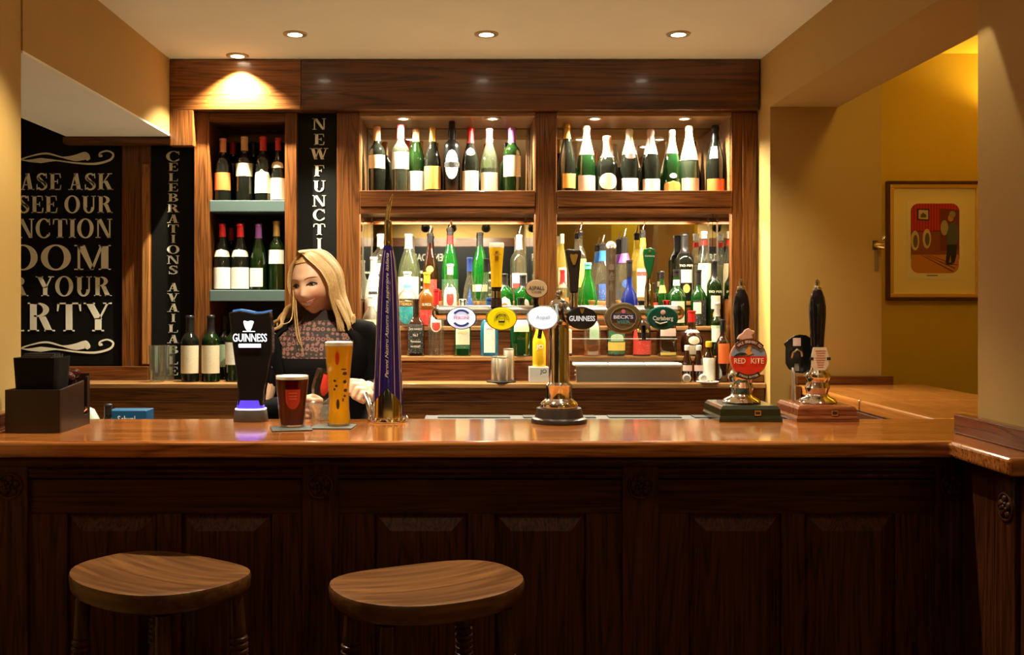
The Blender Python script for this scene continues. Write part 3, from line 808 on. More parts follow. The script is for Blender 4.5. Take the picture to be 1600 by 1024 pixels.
jgreen = thin_glass('dark green glass', (0.03, 0.25, 0.05), 0.10, (0.01, 0.12, 0.02), 0.65)
blue = thin_glass('blue glass', (0.03, 0.10, 0.60), 0.10, (0.01, 0.04, 0.36), 0.65)
sapph = thin_glass('sapphire glass', (0.10, 0.60, 0.85), 0.10, (0.04, 0.42, 0.60), 0.5)
amber = thin_glass('amber glass', (0.80, 0.42, 0.06), 0.10, (0.55, 0.22, 0.03), 0.45)
brown = thin_glass('brown glass', (0.22, 0.07, 0.015), 0.10, (0.07, 0.02, 0.006), 0.65)
yellow_g = thin_glass('yellow glass', (0.85, 0.75, 0.30), 0.10, (0.70, 0.58, 0.18), 0.45)
opal = plain('opal white bottle', (0.85, 0.84, 0.80), 0.2)
c_gold = plain('foil gold', (0.75, 0.48, 0.12), 0.3, 0.7); c_red = plain('cap red', (0.55, 0.02, 0.02), 0.3)
c_pink = plain('cap pink red', (0.72, 0.10, 0.12), 0.3); c_tan = plain('cap tan', (0.60, 0.34, 0.16), 0.4)
c_purple = plain('cap purple', (0.20, 0.06, 0.22), 0.3); c_black = plain('cap black', (0.012, 0.011, 0.012), 0.3)
c_cream = plain('foil cream', (0.85, 0.74, 0.52), 0.3, 0.3); c_white = plain('cap white', (0.85, 0.83, 0.80), 0.35)
c_salmon = plain('foil salmon', (0.78, 0.30, 0.18), 0.35, 0.2); c_rose = plain('foil rose', (0.80, 0.55, 0.48), 0.3, 0.3)
c_blue = plain('cap blue', (0.03, 0.06, 0.24), 0.3); c_teal = plain('cap teal', (0.10, 0.45, 0.36), 0.3)
c_yel = plain('cap yellow', (0.85, 0.55, 0.03), 0.4); c_grey = plain('cap grey', (0.48, 0.46, 0.42), 0.35, 0.4)
PROF = {
 'bordeaux': [(.90,0),(1,.012),(1,.60),(.96,.64),(.78,.685),(.55,.72),(.43,.76),(.40,.82),(.39,.955),(.43,.96),(.43,.99),(.38,1)],
 'burgundy': [(.90,0),(1,.012),(1,.44),(.95,.51),(.80,.60),(.60,.68),(.45,.75),(.37,.82),(.35,.955),(.40,.96),(.40,.99),(.34,1)],
 'champagne': [(.85,0),(1,.015),(1,.38),(.95,.47),(.80,.58),(.62,.68),(.46,.77),(.36,.86),(.34,.915),(.39,.925),(.39,.975),(.30,1)],
 'squat': [(.85,0),(1,.02),(1,.42),(.95,.50),(.75,.59),(.50,.65),(.38,.70),(.34,.78),(.34,.92),(.38,.93),(.38,.985),(.30,1)],
 'port': [(.95,0),(1,.01),(1,.62),(.97,.66),(.80,.70),(.50,.73),(.42,.75),(.47,.80),(.45,.86),(.36,.90),(.35,.98),(.32,1)],
 'spirit': [(.92,0),(1,.02),(1,.60),(.96,.65),(.78,.71),(.48,.76),(.37,.80),(.35,.96),(.40,.965),(.40,.99),(.36,1)],
 'cone': [(.95,0),(1,.02),(.98,.14),(.88,.36),(.70,.54),(.48,.66),(.34,.73),(.31,.80),(.31,.97),(.34,.975),(.34,1)],
 'slope': [(.92,0),(1,.02),(1,.36),(.97,.44),(.86,.55),(.66,.66),(.46,.75),(.36,.81),(.34,.96),(.39,.965),(.39,1)],
 'globe': [(.78,0),(.86,.02),(.97,.16),(1,.27),(.96,.38),(.78,.49),(.50,.56),(.36,.60),(.32,.66),(.30,.96),(.35,.965),(.35,1)],
 'jug': [(.95,0),(1,.02),(1,.42),(.97,.50),(.85,.58),(.60,.64),(.38,.68),(.32,.74),(.32,.96),(.38,.965),(.38,1)],
 'mini': [(.92,0),(1,.02),(1,.52),(.92,.60),(.66,.70),(.50,.78),(.44,.86),(.48,.88),(.48,.99),(.40,1)],
}
def r_at(prof, z):
    for (r0, z0), (r1, z1) in zip(prof, prof[1:]):
        if z0 <= z <= z1: return r0 + (r1 - r0) * ((z - z0) / (z1 - z0) if z1 > z0 else 0)
    return prof[-1][0]
def patch(bm, prof, r, h, z0, z1, ha, shape='rect', power=2.0, off=0.0009, a0=0.0, n=12, rows=8, sy=1.0):
    """a label that follows the bottle wall on the side facing the bar"""
    grid = []
    for j in range(rows + 1):
        t = j / rows; z = z0 + (z1 - z0) * t
        if shape == 'oval':
            t2 = 0.5 - 0.5 * math.cos(PI * t); z = z0 + (z1 - z0) * t2
            w = ha * math.sqrt(max(0.0004, 1 - (2 * t2 - 1) ** 2))
        elif shape == 'arch': w = ha * (1 if t < .55 else math.sqrt(max(0.0006, 1 - ((t - .55) / .45) ** 2)))
        elif shape == 'shield': w = ha * (1 if t > .4 else 0.25 + 0.75 * math.sqrt(t / .4))
        elif shape == 'tri': w = ha * max(0.03, 1 - t)
        else: w = ha
        rr = r_at(prof, z) * r + off; row = []
        for i in range(n + 1):
            a = -PI/2 + R(a0) + R(w) * (2 * i / n - 1)
            ca, sa = math.cos(a), math.sin(a)
            k = (abs(ca) ** power + abs(sa) ** power) ** (-1.0 / power)
            row.append(bm.verts.new((rr * k * ca, rr * k * sa * sy, z * h)))
        grid.append(row)
    for A, B in zip(grid, grid[1:]):
        for i in range(n): bm.faces.new((A[i], A[i+1], B[i+1], B[i]))
def bottle(label, u, zbase, d, top, w, kind, mat, cap=None, labels=(), pourer=False, power=2.0, words=(), group=None, sy=1.0, name='bottle', fill=None, band=None, cat='bottle'):
    """u: picture column, top: picture row of the top, w: body width in picture pixels"""
    t = thing(name, label, cat, (X(u, d), d, zbase + 0.0004), 0, group)
    h = Z(top, d) - zbase; r = w * d / F / 2
    if pourer: h -= 0.028
    prof = PROF[kind]
    seg = 36 if power > 2 else 24
    bm = bmesh.new(); lathe(bm, [(a * r, z * h) for a, z in prof], seg, power=power, sy=sy)
    body = obj('glass_body', bm, mat, t, True)
    if fill:
        fm, fz = fill
        bm = bmesh.new(); pr = [(a * r * 0.95, z * h + 0.004) for a, z in prof if z < fz] + [(r_at(prof, fz) * r * 0.95, fz * h)]
        lathe(bm, pr, seg, power=power, sy=sy); obj('liquid', bm, fm, t, True)
    if cap:
        cm, cl = cap
        zs = [1 - cl] + [z for a, z in prof if z > 1 - cl + 0.005]
        bm = bmesh.new(); lathe(bm, [(r_at(prof, z) * r + 0.0012, z * h) for z in zs] + [(r_at(prof, 1) * r * 0.8, h + 0.0012)], 20)
        obj('capsule', bm, cm, t, True)
    if band:
        bmn, z0, z1 = band
        bm = bmesh.new(); zs = [z0, (z0 + z1) / 2, z1]
        lathe(bm, [(r_at(prof, z) * r + 0.001, z * h) for z in zs], 20, cap=False); obj('neck_band', bm, bmn, t, True)
    for lb in labels:
        z0, z1, ha, lm = lb[:4]; shp = lb[4] if len(lb) > 4 else 'rect'; a0 = lb[5] if len(lb) > 5 else 0
        bm = bmesh.new(); patch(bm, prof, r, h, z0, z1, ha, shp, power, a0=a0, sy=sy, off=0.0009 if len(lb) < 7 else lb[6])
        obj('paper_label', bm, lm, t, True)
    for s, z, ww, hh, m in words:
        lettering(t, s, (0, -(r_at(prof, z) * r * sy + 0.0022), z * h), m, w=ww, h=hh, bend=None if power > 2 else r_at(prof, z) * r + 0.0022, name='lettering')
    if pourer:
        bm = bmesh.new(); tube(bm, [(0, 0, h), (0, 0, h + 0.006), (0, 0, h + 0.008), (0.004, 0, h + 0.026), (0.008, 0, h + 0.040)], [0.010, 0.010, 0.005, 0.0035, 0.003], 10)
        obj('pourer', bm, chrome, t, True)
    return t
ZS = 1.936; DS = 4.602
GW = 'wines on the top shelf'; GC = 'champagnes on the top shelf'
bottle('dark wine bottle with tan capsule and high cream label, first in the top row', 589, ZS, DS, 198, 26, 'bordeaux', wine, (c_tan, .22), [(.36, .56, 75, p_cream)], group=GW)
bottle('wine bottle with pink-red capsule and white label, second in the top row', 626, ZS, DS, 195, 27, 'bordeaux', pale_g, (c_pink, .21), [(.34, .59, 80, p_white)], group=GW, fill=(wine, .42))
bottle('burgundy-shaped wine bottle with large low white label and orange capsule', 650.5, ZS, DS + .05, 202, 30, 'burgundy', wine_g, (c_tan, .2), [(.03, .34, 80, p_white)], group=GW)
bottle('dark sloping wine bottle with gold capsule and big golden label', 676, ZS, DS, 199.5, 26, 'burgundy', wine, (c_gold, .22), [(.05, .40, 75, p_gold)], group=GW)
bottle('tall black wine bottle with oval white label and bulging neck', 706, ZS, DS, 190, 26, 'port', black, (c_black, .25), [(.18, .59, 48, p_white, 'oval'), (.35, .42, 60, p_black, 'rect', 0, .0016)], group=GW)
bottle('dark sloping wine bottle with bright red capsule and low cream label', 735, ZS, DS, 200, 26, 'burgundy', wine, (c_red, .24), [(.02, .33, 72, p_cream), (.56, .68, 40, p_cream, 'oval')], group=GW)
bottle('half-empty pale wine bottle with red and violet capsule and low cream label', 764.5, ZS, DS, 201.5, 27, 'burgundy', pale_g, (c_pink, .22), [(.03, .31, 75, p_cream)], group=GW, fill=(wine, .38))
bottle('wine bottle with purple capsule and high cream label, last in the top row', 800, ZS, DS, 199.5, 27, 'bordeaux', wine_g, (c_purple, .24), [(.24, .56, 75, p_cream)], group=GW)
bottle('very dark champagne bottle with gold foil and gold starry label, at the left post', 886, ZS, DS, 194, 27, 'champagne', wine, (c_gold, .22), [(.06, .27, 50, p_gold, 'rect', 15)], group=GC)
bottle('green champagne bottle with white foil and square white label', 916, ZS, DS, 197, 29, 'champagne', champ_g, (c_cream, .44), [(.02, .25, 65, p_white)], group=GC)
bottle('squat dark champagne bottle with salmon foil and round cream label', 948.5, ZS, DS, 213, 34, 'squat', wine, (c_salmon, .30), [(.04, .33, 52, p_cream, 'oval'), (.62, .70, 80, p_white)], group=GC)
bottle('dark champagne bottle with cream foil, red neck emblem and white label', 983.5, ZS, DS, 202, 29, 'champagne', wine, (c_cream, .40), [(.02, .22, 65, p_white), (.52, .62, 40, p_red, 'oval')], group=GC)
bottle('dark champagne bottle with rosy foil and pink label', 1016.5, ZS, DS, 202.5, 29, 'champagne', wine, (c_rose, .40), [(.02, .21, 65, p_pink)], group=GC)
bottle('green champagne bottle with cream foil and small round seal over a golden label', 1049.5, ZS, DS, 203.5, 27, 'champagne', champ_g, (c_cream, .38), [(.02, .18, 68, p_gold, 'arch'), (.22, .30, 25, p_white, 'oval')], group=GC)
bottle('pale champagne bottle with long white foil and cream label', 1077, ZS, DS, 197, 30, 'champagne', pale_g, (c_cream, .52), [(.02, .21, 62, p_cream)], group=GC, fill=(jgreen, .45))
bottle('dark champagne bottle with black foil and orange label, beside the right post', 1117.5, ZS, DS, 196.5, 29, 'champagne', wine, (c_black, .2), [(.02, .20, 70, p_orange), (.50, .68, 30, p_pink, 'rect', -25)], group=GC)

# wine rack bottles
GR = 'wines in the dark rack'
z1, z2 = Z(313, BD), Z(453.5, BD); dr = 4.56
bottle('dark wine bottle with orange-red capsule and orange label in the top of the rack', 348.5, z1, dr, 217, 25, 'bordeaux', wine, (c_salmon, .22), [(.17, .45, 75, p_orange)], group=GR)
bottle('dark wine bottle with tan capsule and high cream label in the top of the rack', 382, z1, dr, 214, 26, 'bordeaux', wine, (c_tan, .22), [(.38, .58, 80, p_cream)], group=GR)
bottle('dark wine bottle with red capsule and arched low label in the top of the rack', 411, z1, dr, 214, 25, 'bordeaux', wine, (c_red, .22), [(.12, .48, 75, p_cream, 'arch')], group=GR)
bottle('dark wine bottle with neck label and low label, rightmost in the rack top', 434.5, z1, dr, 216, 23, 'burgundy', wine, (c_red, .20), [(.02, .36, 75, p_cream), (.52, .62, 60, p_cream, 'arch')], group=GR)
bottle('wine bottle with dark red capsule standing second row behind the orange label', 364, z1, 4.70, 222, 23, 'bordeaux', wine, (c_red, .2), (), group=GR)
bottle('dark wine bottle standing second row behind the high cream label', 396, z1, 4.70, 222, 23, 'bordeaux', wine, (c_black, .2), (), group=GR)
bottle('sloping wine bottle with crescent neck label, first in the middle of the rack', 347.5, z2, dr, 350, 26, 'burgundy', wine, (c_red, .20), [(.02, .34, 78, p_white), (.50, .61, 75, p_cream, 'arch')], group=GR)
bottle('sloping wine bottle with crescent neck label, second in the middle of the rack', 375.5, z2, dr, 350, 28, 'burgundy', wine, (c_red, .20), [(.02, .34, 80, p_white), (.50, .61, 75, p_cream, 'arch')], group=GR)
bottle('green sloping wine bottle with violet capsule and white label in the middle of the rack', 404, z2, dr, 350, 26, 'burgundy', wine_g, (c_purple, .22), [(.05, .33, 60, p_white, 'rect', -20)], group=GR)
bottle('wine bottle with gold capsule and high white label in the middle of the rack', 432, z2, dr, 346, 24, 'bordeaux', wine_g, (c_gold, .22), [(.38, .58, 80, p_white)], group=GR)
bottle('wine bottle with dark red capsule standing second row in the middle of the rack', 361, z2, 4.70, 357, 23, 'bordeaux', wine, (c_red, .2), (), group=GR)
GL = 'wines on the back counter'
bottle('dark screw-cap wine bottle with cream label on the back counter, nearest the tall glasses', 297, CT, 4.46, 493.5, 27.5, 'bordeaux', wine, (c_black, .24), [(.13, .55, 82, p_cream)], group=GL)
bottle('green screw-cap wine bottle with cream label on the back counter, below the rack', 329.5, CT, 4.46, 493, 28, 'bordeaux', wine_g, (c_black, .26), [(.13, .55, 82, p_cream)], group=GL)
bottle('dark wine bottle with pale label standing behind the green screw-cap one', 351, CT, 4.60, 493.5, 25, 'bordeaux', wine, (c_black, .22), [(.2, .55, 80, p_green)], group=GL)
bottle('wine bottle with high white label half hidden behind the black illuminated tap', 366, CT, 4.47, 494, 27, 'bordeaux', wine_g, (c_black, .22), [(.26, .60, 80, p_white)], group=GL)

# ---- spirits on the stepped tiers
Z2, Z3, Z4 = 1.208, 1.338, 1.450
D2, D3, D4 = 4.542, 4.636, 4.745
GS2, GS3, GS4 = 'bottles on the lowest step', 'bottles on the middle step', 'bottles on the top step'
ck = plain('print cream', (0.75, 0.68, 0.5), 0.5); ckb = plain('print black', (0.02, 0.02, 0.02), 0.5); ckr = plain('print red', (0.6, 0.03, 0.03), 0.5); ckg = plain('print gold', (0.75, 0.5, 0.15), 0.4)
ckw = plain('print white', (0.85, 0.85, 0.82), 0.5)
b = bottle('square whiskey bottle with black label and white lettering on the lowest step', 650, Z2, D2, 468, 27, 'jug', brown, (c_black, .30), [(.05, .56, 44, p_black)], power=5, group=GS2,
       words=[("JACK DANIEL'S", .47, .056, .011, ck), ('No.7', .37, .022, .012, ck), ('Tennessee', .26, .045, .010, ck), ('WHISKEY', .17, .045, .009, ck)])
bottle('clear vodka bottle with tall red cap and red label on the lowest step', 681.5, Z2, D2, 452, 25, 'jug', clear, (c_red, .24), [(.36, .60, 42, p_cream, 'shield'), (.38, .50, 30, p_red, 'shield', 0, .0016)], group=GS2)
bottle('dark green square gin bottle with cream label and white cap, behind the left oval badge', 723, Z2, D2, 468, 26, 'jug', jgreen, (c_white, .14), [(.20, .58, 43, p_cream), (.13, .19, 43, p_dgreen)], power=4, group=GS2, words=[("GORDON'S", .42, .045, .012, ckg)])
bottle('sky-blue square gin bottle with white label, below the yellow oval badge', 764.5, Z2, D2, 466, 28, 'jug', sapph, (c_blue, .16), [(.06, .58, 32, p_white)], power=4, group=GS2, words=[('SAPPHIRE', .47, .030, .009, ckr)])
bottle('wide dark green bottle with cream label top, left of the yellow juice bottle', 814, Z2, D2, 466, 34, 'jug', jgreen, (c_black, .16), [(.42, .62, 38, p_cream)], power=3, group=GS2)
bottle('cream-labelled bottle with orange script beside the barmaid, on the lowest step', 580, Z2, D2, 462, 27, 'spirit', clear, (c_white, .18), [(.10, .60, 70, p_cream), (.25, .42, 50, p_orange, 'rect', 0, .0016)], group=GS2)
# middle step, left bay
bottle('white coconut-rum style bottle with small black print at the left mirror edge', 584, Z3, D3, 402, 29, 'slope', opal, (c_white, .2), [(.46, .50, 30, p_black)], group=GS3)
bottle('clear tequila bottle with teal label and white cap', 636.5, Z3, D3, 425, 33, 'jug', clear, (c_white, .22), [(.04, .36, 46, p_teal, 'shield')], group=GS3, words=[('OLMECA', .40, .045, .012, ckg)], band=(c_teal, .70, .76))
bottle('amber tequila bottle with gold cap and red label', 667, Z3, D3, 426, 29, 'jug', amber, (c_yel, .20), [(.02, .30, 46, p_red, 'shield')], group=GS3, words=[('OLMECA', .40, .042, .012, ck)])
bottle('clear gin bottle with shoulder band, dark red label and white cap', 703.5, Z3, D3, 413, 27, 'jug', clear, (c_white, .17), [(.27, .62, 40, p_cream), (.32, .52, 22, p_red, 'shield', 0, .0016)], group=GS3, fill=(brown, .26), power=3)
bottle('conical clear bottle with blue triangular label and navy cap', 734, Z3, D3, 403, 26, 'cone', clear, (c_blue, .20), [(.04, .56, 52, p_blue, 'tri')], group=GS3)
bottle('conical clear bottle with black cap and dark wedge label', 760, Z3, D3, 405, 25, 'cone', clear, (c_black, .20), [(.10, .46, 40, p_black, 'tri', 20)], group=GS3)
bottle('green bottle with arched white and orange label right behind the glass-shaped tap handle', 788, Z3, D3, 428, 27, 'spirit', green, (c_black, .25), [(.10, .56, 48, p_white, 'arch'), (.22, .44, 26, p_orange, 'oval', 0, .0016)], group=GS3)
bottle('green bottle with arched white and orange label just left of the middle post', 817, Z3, D3, 430, 26, 'spirit', green, (c_black, .25), [(.10, .56, 48, p_white, 'arch'), (.22, .44, 26, p_orange, 'oval', 0, .0016)], group=GS3)
# top step, left bay
bottle('clear vodka bottle with white and red cap at the left end of the top step', 595, Z4, D4, 366, 31, 'spirit', clear, (c_white, .19), [(.22, .56, 60, p_white), (.26, .40, 50, p_black, 'rect', 0, .0016)], group=GS4)
bottle('pale vermouth bottle with grey cap and pale label, right of the blue tower', 638.5, Z4, D4, 366, 33, 'slope', pale_g, (c_grey, .22), [(.04, .36, 70, p_white)], group=GS4)
bottle('tall dark brown liqueur bottle with pourer on the top step', 672, Z4, D4, 356, 24, 'slope', brown, (c_black, .14), [(.10, .32, 60, p_red), (.42, .52, 30, p_gold, 'oval')], pourer=True, group=GS4)
bottle('green vermouth bottle with red neck band and pourer', 703, Z4, D4, 348, 26, 'slope', green, (c_black, .10), [(.06, .30, 70, p_dgreen)], pourer=True, group=GS4, band=(c_red, .78, .93))
bottle('green vermouth bottle with dark cap, left of the glass-shaped tap handle', 750, Z4, D4, 364, 26, 'slope', green, (c_black, .20), [(.14, .24, 60, p_cream)], group=GS4)
bottle('clear vodka bottle with white neck, pourer and red-white label beside the middle post', 811.5, Z4, D4, 358, 24, 'spirit', clear, (c_white, .22), [(.20, .42, 70, p_white), (.20, .27, 60, p_red, 'rect', 0, .0016)], pourer=True, group=GS4)
# right bay, top step
bottle('tall yellow liqueur bottle half hidden by the middle post', 878.5, Z4, D4, 366, 15, 'slope', yellow_g, (c_cream, .14), [(.2, .5, 60, p_cream)], group=GS4)
bottle('slim clear bottle with yellow label and pourer behind the dark harp handle', 907, Z4, D4, 352, 18, 'spirit', clear, (c_black, .08), [(.20, .60, 70, p_yel)], pourer=True, group=GS4)
bottle('conical clear bottle with bright blue neck band and pourer', 942, Z4, D4, 372, 34, 'cone', clear, (c_black, .10), [(.02, .30, 30, p_blue)], pourer=True, group=GS4, band=(plain('band blue', (0.02, 0.14, 0.55), 0.4), .70, .88))
bottle('conical clear bottle with purple neck band and pourer', 976, Z4, D4, 362, 32, 'cone', clear, (c_black, .24), [(.20, .34, 24, p_blue, 'oval')], pourer=True, group=GS4, band=(plain('band purple', (0.18, 0.05, 0.30), 0.4), .60, .75))
bottle('pale rum bottle with yellow neck band and cream label', 1004.5, Z4, D4, 352, 23, 'slope', yellow_g, (c_black, .10), [(.06, .46, 60, p_cream), (.36, .42, 60, p_red, 'rect', 0, .0016)], pourer=True, group=GS4, band=(c_yel, .78, .90))
bottle('tall black sherry bottle with square cream label on the top step', 1070, Z4, D4, 365, 28, 'bordeaux', wine, (c_black, .3), [(.27, .46, 36, p_cream), (.12, .25, 22, p_gold, 'oval')], group=GS4, words=[('TIO PEPE', .52, .07, .010, ck)])
bottle('clear vermouth bottle with red and white striped neck and tall cream label', 1100.5, Z4, D4, 362, 24, 'slope', clear, (c_white, .10), [(.08, .54, 70, p_cream)], group=GS4, band=(c_red, .80, .87))
# right bay, middle step
bottle('small clear bottle with red and white striped cap at the middle post', 879, Z3, D3, 422, 20, 'spirit', clear, (c_red, .26), [(.2, .5, 60, p_orange)], group=GS3, band=(c_white, .80, .85))
bottle('bright green liqueur bottle with teal cap and cream oval label', 918.5, Z3, D3, 411, 30, 'slope', green, (c_teal, .10), [(.08, .30, 50, p_cream, 'oval')], group=GS3)
bottle('round blue liqueur bottle with dark ridged cap', 983.5, Z3, D3, 407, 27, 'globe', blue, (c_black, .26), (), group=GS3)
bottle('small dark bottle with red label beside the green-topped tap handle', 1021, Z3, D3, 443, 14, 'spirit', brown, (c_black, .2), [(.3, .55, 60, p_red)], group=GS3)
bottle('small slim green bottle with gold neck seal', 1034.5, Z3, D3, 424, 17, 'burgundy', jgreen, (c_black, .14), [(.60, .74, 60, p_gold)], group=GS3)
bottle('green whiskey bottle with cream label and black monogram, right of the green oval badge', 1057, Z3, D3 + .004, 422, 30, 'jug', jgreen, (c_black, .12), [(.06, .44, 42, p_cream), (.16, .36, 10, p_black, 'oval', 0, .0016)], group=GS3, band=(c_white, .72, .82))
bottle('green whiskey bottle with black neck and dark label, left of the second sherry', 1091.5, Z3, D3, 422, 25, 'jug', jgreen, (c_black, .26), [(.02, .46, 50, p_black), (.22, .42, 28, p_cream, 'rect', -22, .0016)], group=GS3)
bottle('black sherry bottle with square cream label on the middle step by the right post', 1116, Z3, D3, 407, 23, 'bordeaux', wine_g, (c_black, .3), [(.26, .46, 38, p_cream), (.10, .24, 24, p_gold, 'oval')], group=GS3, words=[('TIO PEPE', .52, .07, .010, ck)])
# right bay, lowest step
bottle('clear whisky bottle with pale green label and a finger of amber left in it', 925, Z2, D2, 470, 26, 'jug', clear, (c_gold, .15), [(.30, .62, 30, p_green, 'rect', 8)], power=4, group=GS2, fill=(amber, .20))
bottle('dark cream-liqueur bottle with green and gold label', 962.5, Z2, D2, 470, 29, 'jug', plain('dark brown bottle', (0.03, 0.014, 0.008), 0.15), (c_gold, .16), [(.04, .46, 60, p_dgreen), (.10, .25, 62, p_yel, 'rect', 0, .0016), (.27, .40, 40, p_green, 'arch', 0, .0018)], group=GS2, words=[('Baileys', .51, .06, .016, ckg)])
bottle('dark liqueur bottle with red swoosh and gold script', 1002.5, Z2, D2, 470, 29, 'jug', MATS['dark brown bottle'], (c_black, .16), [(.03, .28, 70, p_red), (.28, .56, 25, p_red, 'tri', -50)], group=GS2, words=[('Tia Maria', .46, .055, .016, ckg)])
bottle('brown square liqueur bottle with pale red-edged label and yellow foot', 1041.5, Z2, D2, 470, 29, 'jug', brown, (c_red, .14), [(.36, .50, 43, p_pink), (.01, .07, 43, p_yel)], power=4, group=GS2)
bottle('round-shouldered brown herbal liqueur bottle with wax seals', 1081, Z2, D2, 486, 35, 'globe', brown, (c_red, .25), [(.04, .24, 46, p_cream), (.26, .44, 30, p_cream, 'oval'), (.52, .58, 80, p_pink)], group=GS2)
bottle('dark bottle with green band and white label between the herbal liqueur and the post', 1120.5, Z2, D2, 473, 20, 'bordeaux', wine_g, (c_grey, .26), [(.26, .52, 70, p_white), (.52, .57, 80, p_green)], group=GS2)
# things on the back counter, right end
GB = 'small bottles on the back counter'
bottle('small dark mixer bottle with pink label, left of a pair', 1073.5, CT, 4.45, 540, 15, 'mini', brown, (c_white, .14), [(.30, .46, 70, p_pink)], group=GB, name='mixer_bottle')
bottle('small dark mixer bottle with pink label, right of a pair', 1091.5, CT, 4.45, 540, 15, 'mini', brown, (c_white, .14), [(.30, .46, 70, p_pink)], group=GB, name='mixer_bottle')
bottle('bitters bottle in an oversized white paper wrap with yellow cap', 1107.5, CT, 4.44, 534, 19, 'mini', brown, (c_yel, .14), [(.0, .60, 178, p_white, 'rect', 0, .0016)], group=GB, name='bitters_bottle')
bottle('black-brown wine-shaped bottle with orange label at the right post', 1129.5, CT, 4.44, 500, 21, 'bordeaux', brown, (c_black, .2), [(.30, .62, 55, p_orange)], group=GB)
bottle('little orange hot sauce bottle with diamond label behind the round pump clip', 1142, CT, 4.43, 562, 15, 'mini', amber, (c_red, .2), [(.10, .45, 55, p_cream, 'oval')], group=GB, name='sauce_bottle')
for u, lab in ((1072.5, 'white cap lying on edge below the mixer bottles'), (1098.5, 'white cap lying on edge below the bitters bottle')):
    t = thing('white_stopper', lab, 'cap', (X(u, 4.405), 4.405, CT + 0.0005), 0, 'loose white caps on the back counter')
    bm = bmesh.new(); lathe(bm, [(.017, -.004), (.0185, 0), (.0185, .008), (.015, .010)], 20)
    bmesh.ops.rotate(bm, verts=bm.verts[:], cent=(0, 0, 0), matrix=Matrix.Rotation(R(90), 3, 'X')); obj('cap_shell', bm, c_white, t, True, loc=(0, 0, .0186))
    bm = bmesh.new(); lathe(bm, [(.012, 0), (.013, .0012)], 18)
    bmesh.ops.rotate(bm, verts=bm.verts[:], cent=(0, 0, 0), matrix=Matrix.Rotation(R(90), 3, 'X')); obj('cap_liner', bm, c_grey, t, True, loc=(0, -.0102, .0186))
bm = bmesh.new(); lathe(bm, [(.03, 0), (.046, .002), (.048, .006), (.044, .006), (.03, .003)], 28)
tag(obj('saucer', bm, white, smooth=True, loc=(X(1106, 4.395) , 4.40, CT + .0004)), 'small white saucer in front of the bitters bottle', 'saucer')

# cream carton left of the whisky
t = thing('carton', 'cream carton on the lowest step right of the middle post', 'carton', (X(884, 4.54), 4.54, Z2 + .0004))
bm = bmesh.new(); box(bm, -.024, .024, -.03, .03, 0, .115); obj('box_body', bm, paper('carton cream', (0.78, 0.55, 0.38)), t, bevel=.002)
obj('dark_foot', sbox(-.0243, .0243, -.0303, .0303, 0, .012), blackm, t)
obj('top_flap', sbox(-.0235, .0235, -.029, .029, .115, .1165), p_pink, t)
# clear guard in front of the lowest step
t = thing('acrylic_guard', 'clear acrylic guard in front of the lowest right step', 'guard', (0, 4.47, CT))
x0, x1 = X(893, 4.47), X(1058, 4.47)
obj('front_pane', sbox(x0, x1, -.002, .002, .001, Z(530, 4.47) - CT), thin_glass('acrylic', (0.95, 0.95, 0.92), 0.04), t)
obj('top_edge', sbox(x0, x1, -.0022, .0022, Z(530, 4.47) - CT, Z(530, 4.47) - CT + .0025), plain('acrylic edge', (0.85, 0.85, 0.78), 0.2), t)
# stainless box with a lid in three sections
t = thing('steel_box', 'long stainless steel box with folding lid, reflection painted pale, on the back counter', 'box', (0, 4.41, CT + .0005))
x0, x1 = X(900, 4.40), X(1064, 4.40)
obj('tray', sbox(x0, x1, -.028, .032, 0, .072), steel, t, bevel=.003)
for k in range(3):
    a = x0 - .012 + (x1 - x0 + .014) * k / 3; b_ = x0 - .012 + (x1 - x0 + .014) * (k + 1) / 3 - .0015
    obj('lid', sbox(a, b_, -.034, .034, .0725, .084), c_white, t, bevel=.004)  # bright reflection on the lid is put into its white colour
for zz in (.035, .052):
    bm = bmesh.new(); ball(bm, (x0 - .004, -.02, zz), .004); obj('rivet', bm, chrome, t, True)
# steel measures on a disc
bm = bmesh.new(); lathe(bm, [(.060, 0), (.064, .002), (.064, .005), (.058, .006)], 32)
tag(obj('bar_mat', bm, blackm, smooth=True, loc=(X(783, 4.43), 4.43, CT + .0004)), 'small round dark mat under the steel measures', 'mat')
for u, d, v, w, lab in ((774.5, 4.44, 557, 14, 'short brushed steel cup at the left on the round mat'), (785.5, 4.405, 558, 17, 'brushed steel cup standing in front on the round mat'), (795, 4.455, 545, 16.5, 'tall brushed steel cup at the back of the round mat')):
    t = thing('steel_cup', lab, 'cup', (X(u, d), d, CT + .0068), 0, 'steel cups on the round mat')
    hh = Z(v, d) - CT - .0068; r = w * d / F / 2
    bm = bmesh.new(); lathe(bm, [(r * .96, 0), (r, .003), (r, hh - .006), (r * .93, hh - .004), (r * .93, .006), (.001, .006)], 28, cap=False)
    bm2 = bm; obj('cup_wall', bm2, plain('satin steel', (.58, .50, .39), .42, 1.0), t, True)
    bm = bmesh.new(); lathe(bm, [(r, hh - .0058), (r * 1.03, hh - .003), (r, hh), (r * .93, hh - .0038)], 28, cap=False); obj('rim', bm, MATS['satin steel'], t, True)
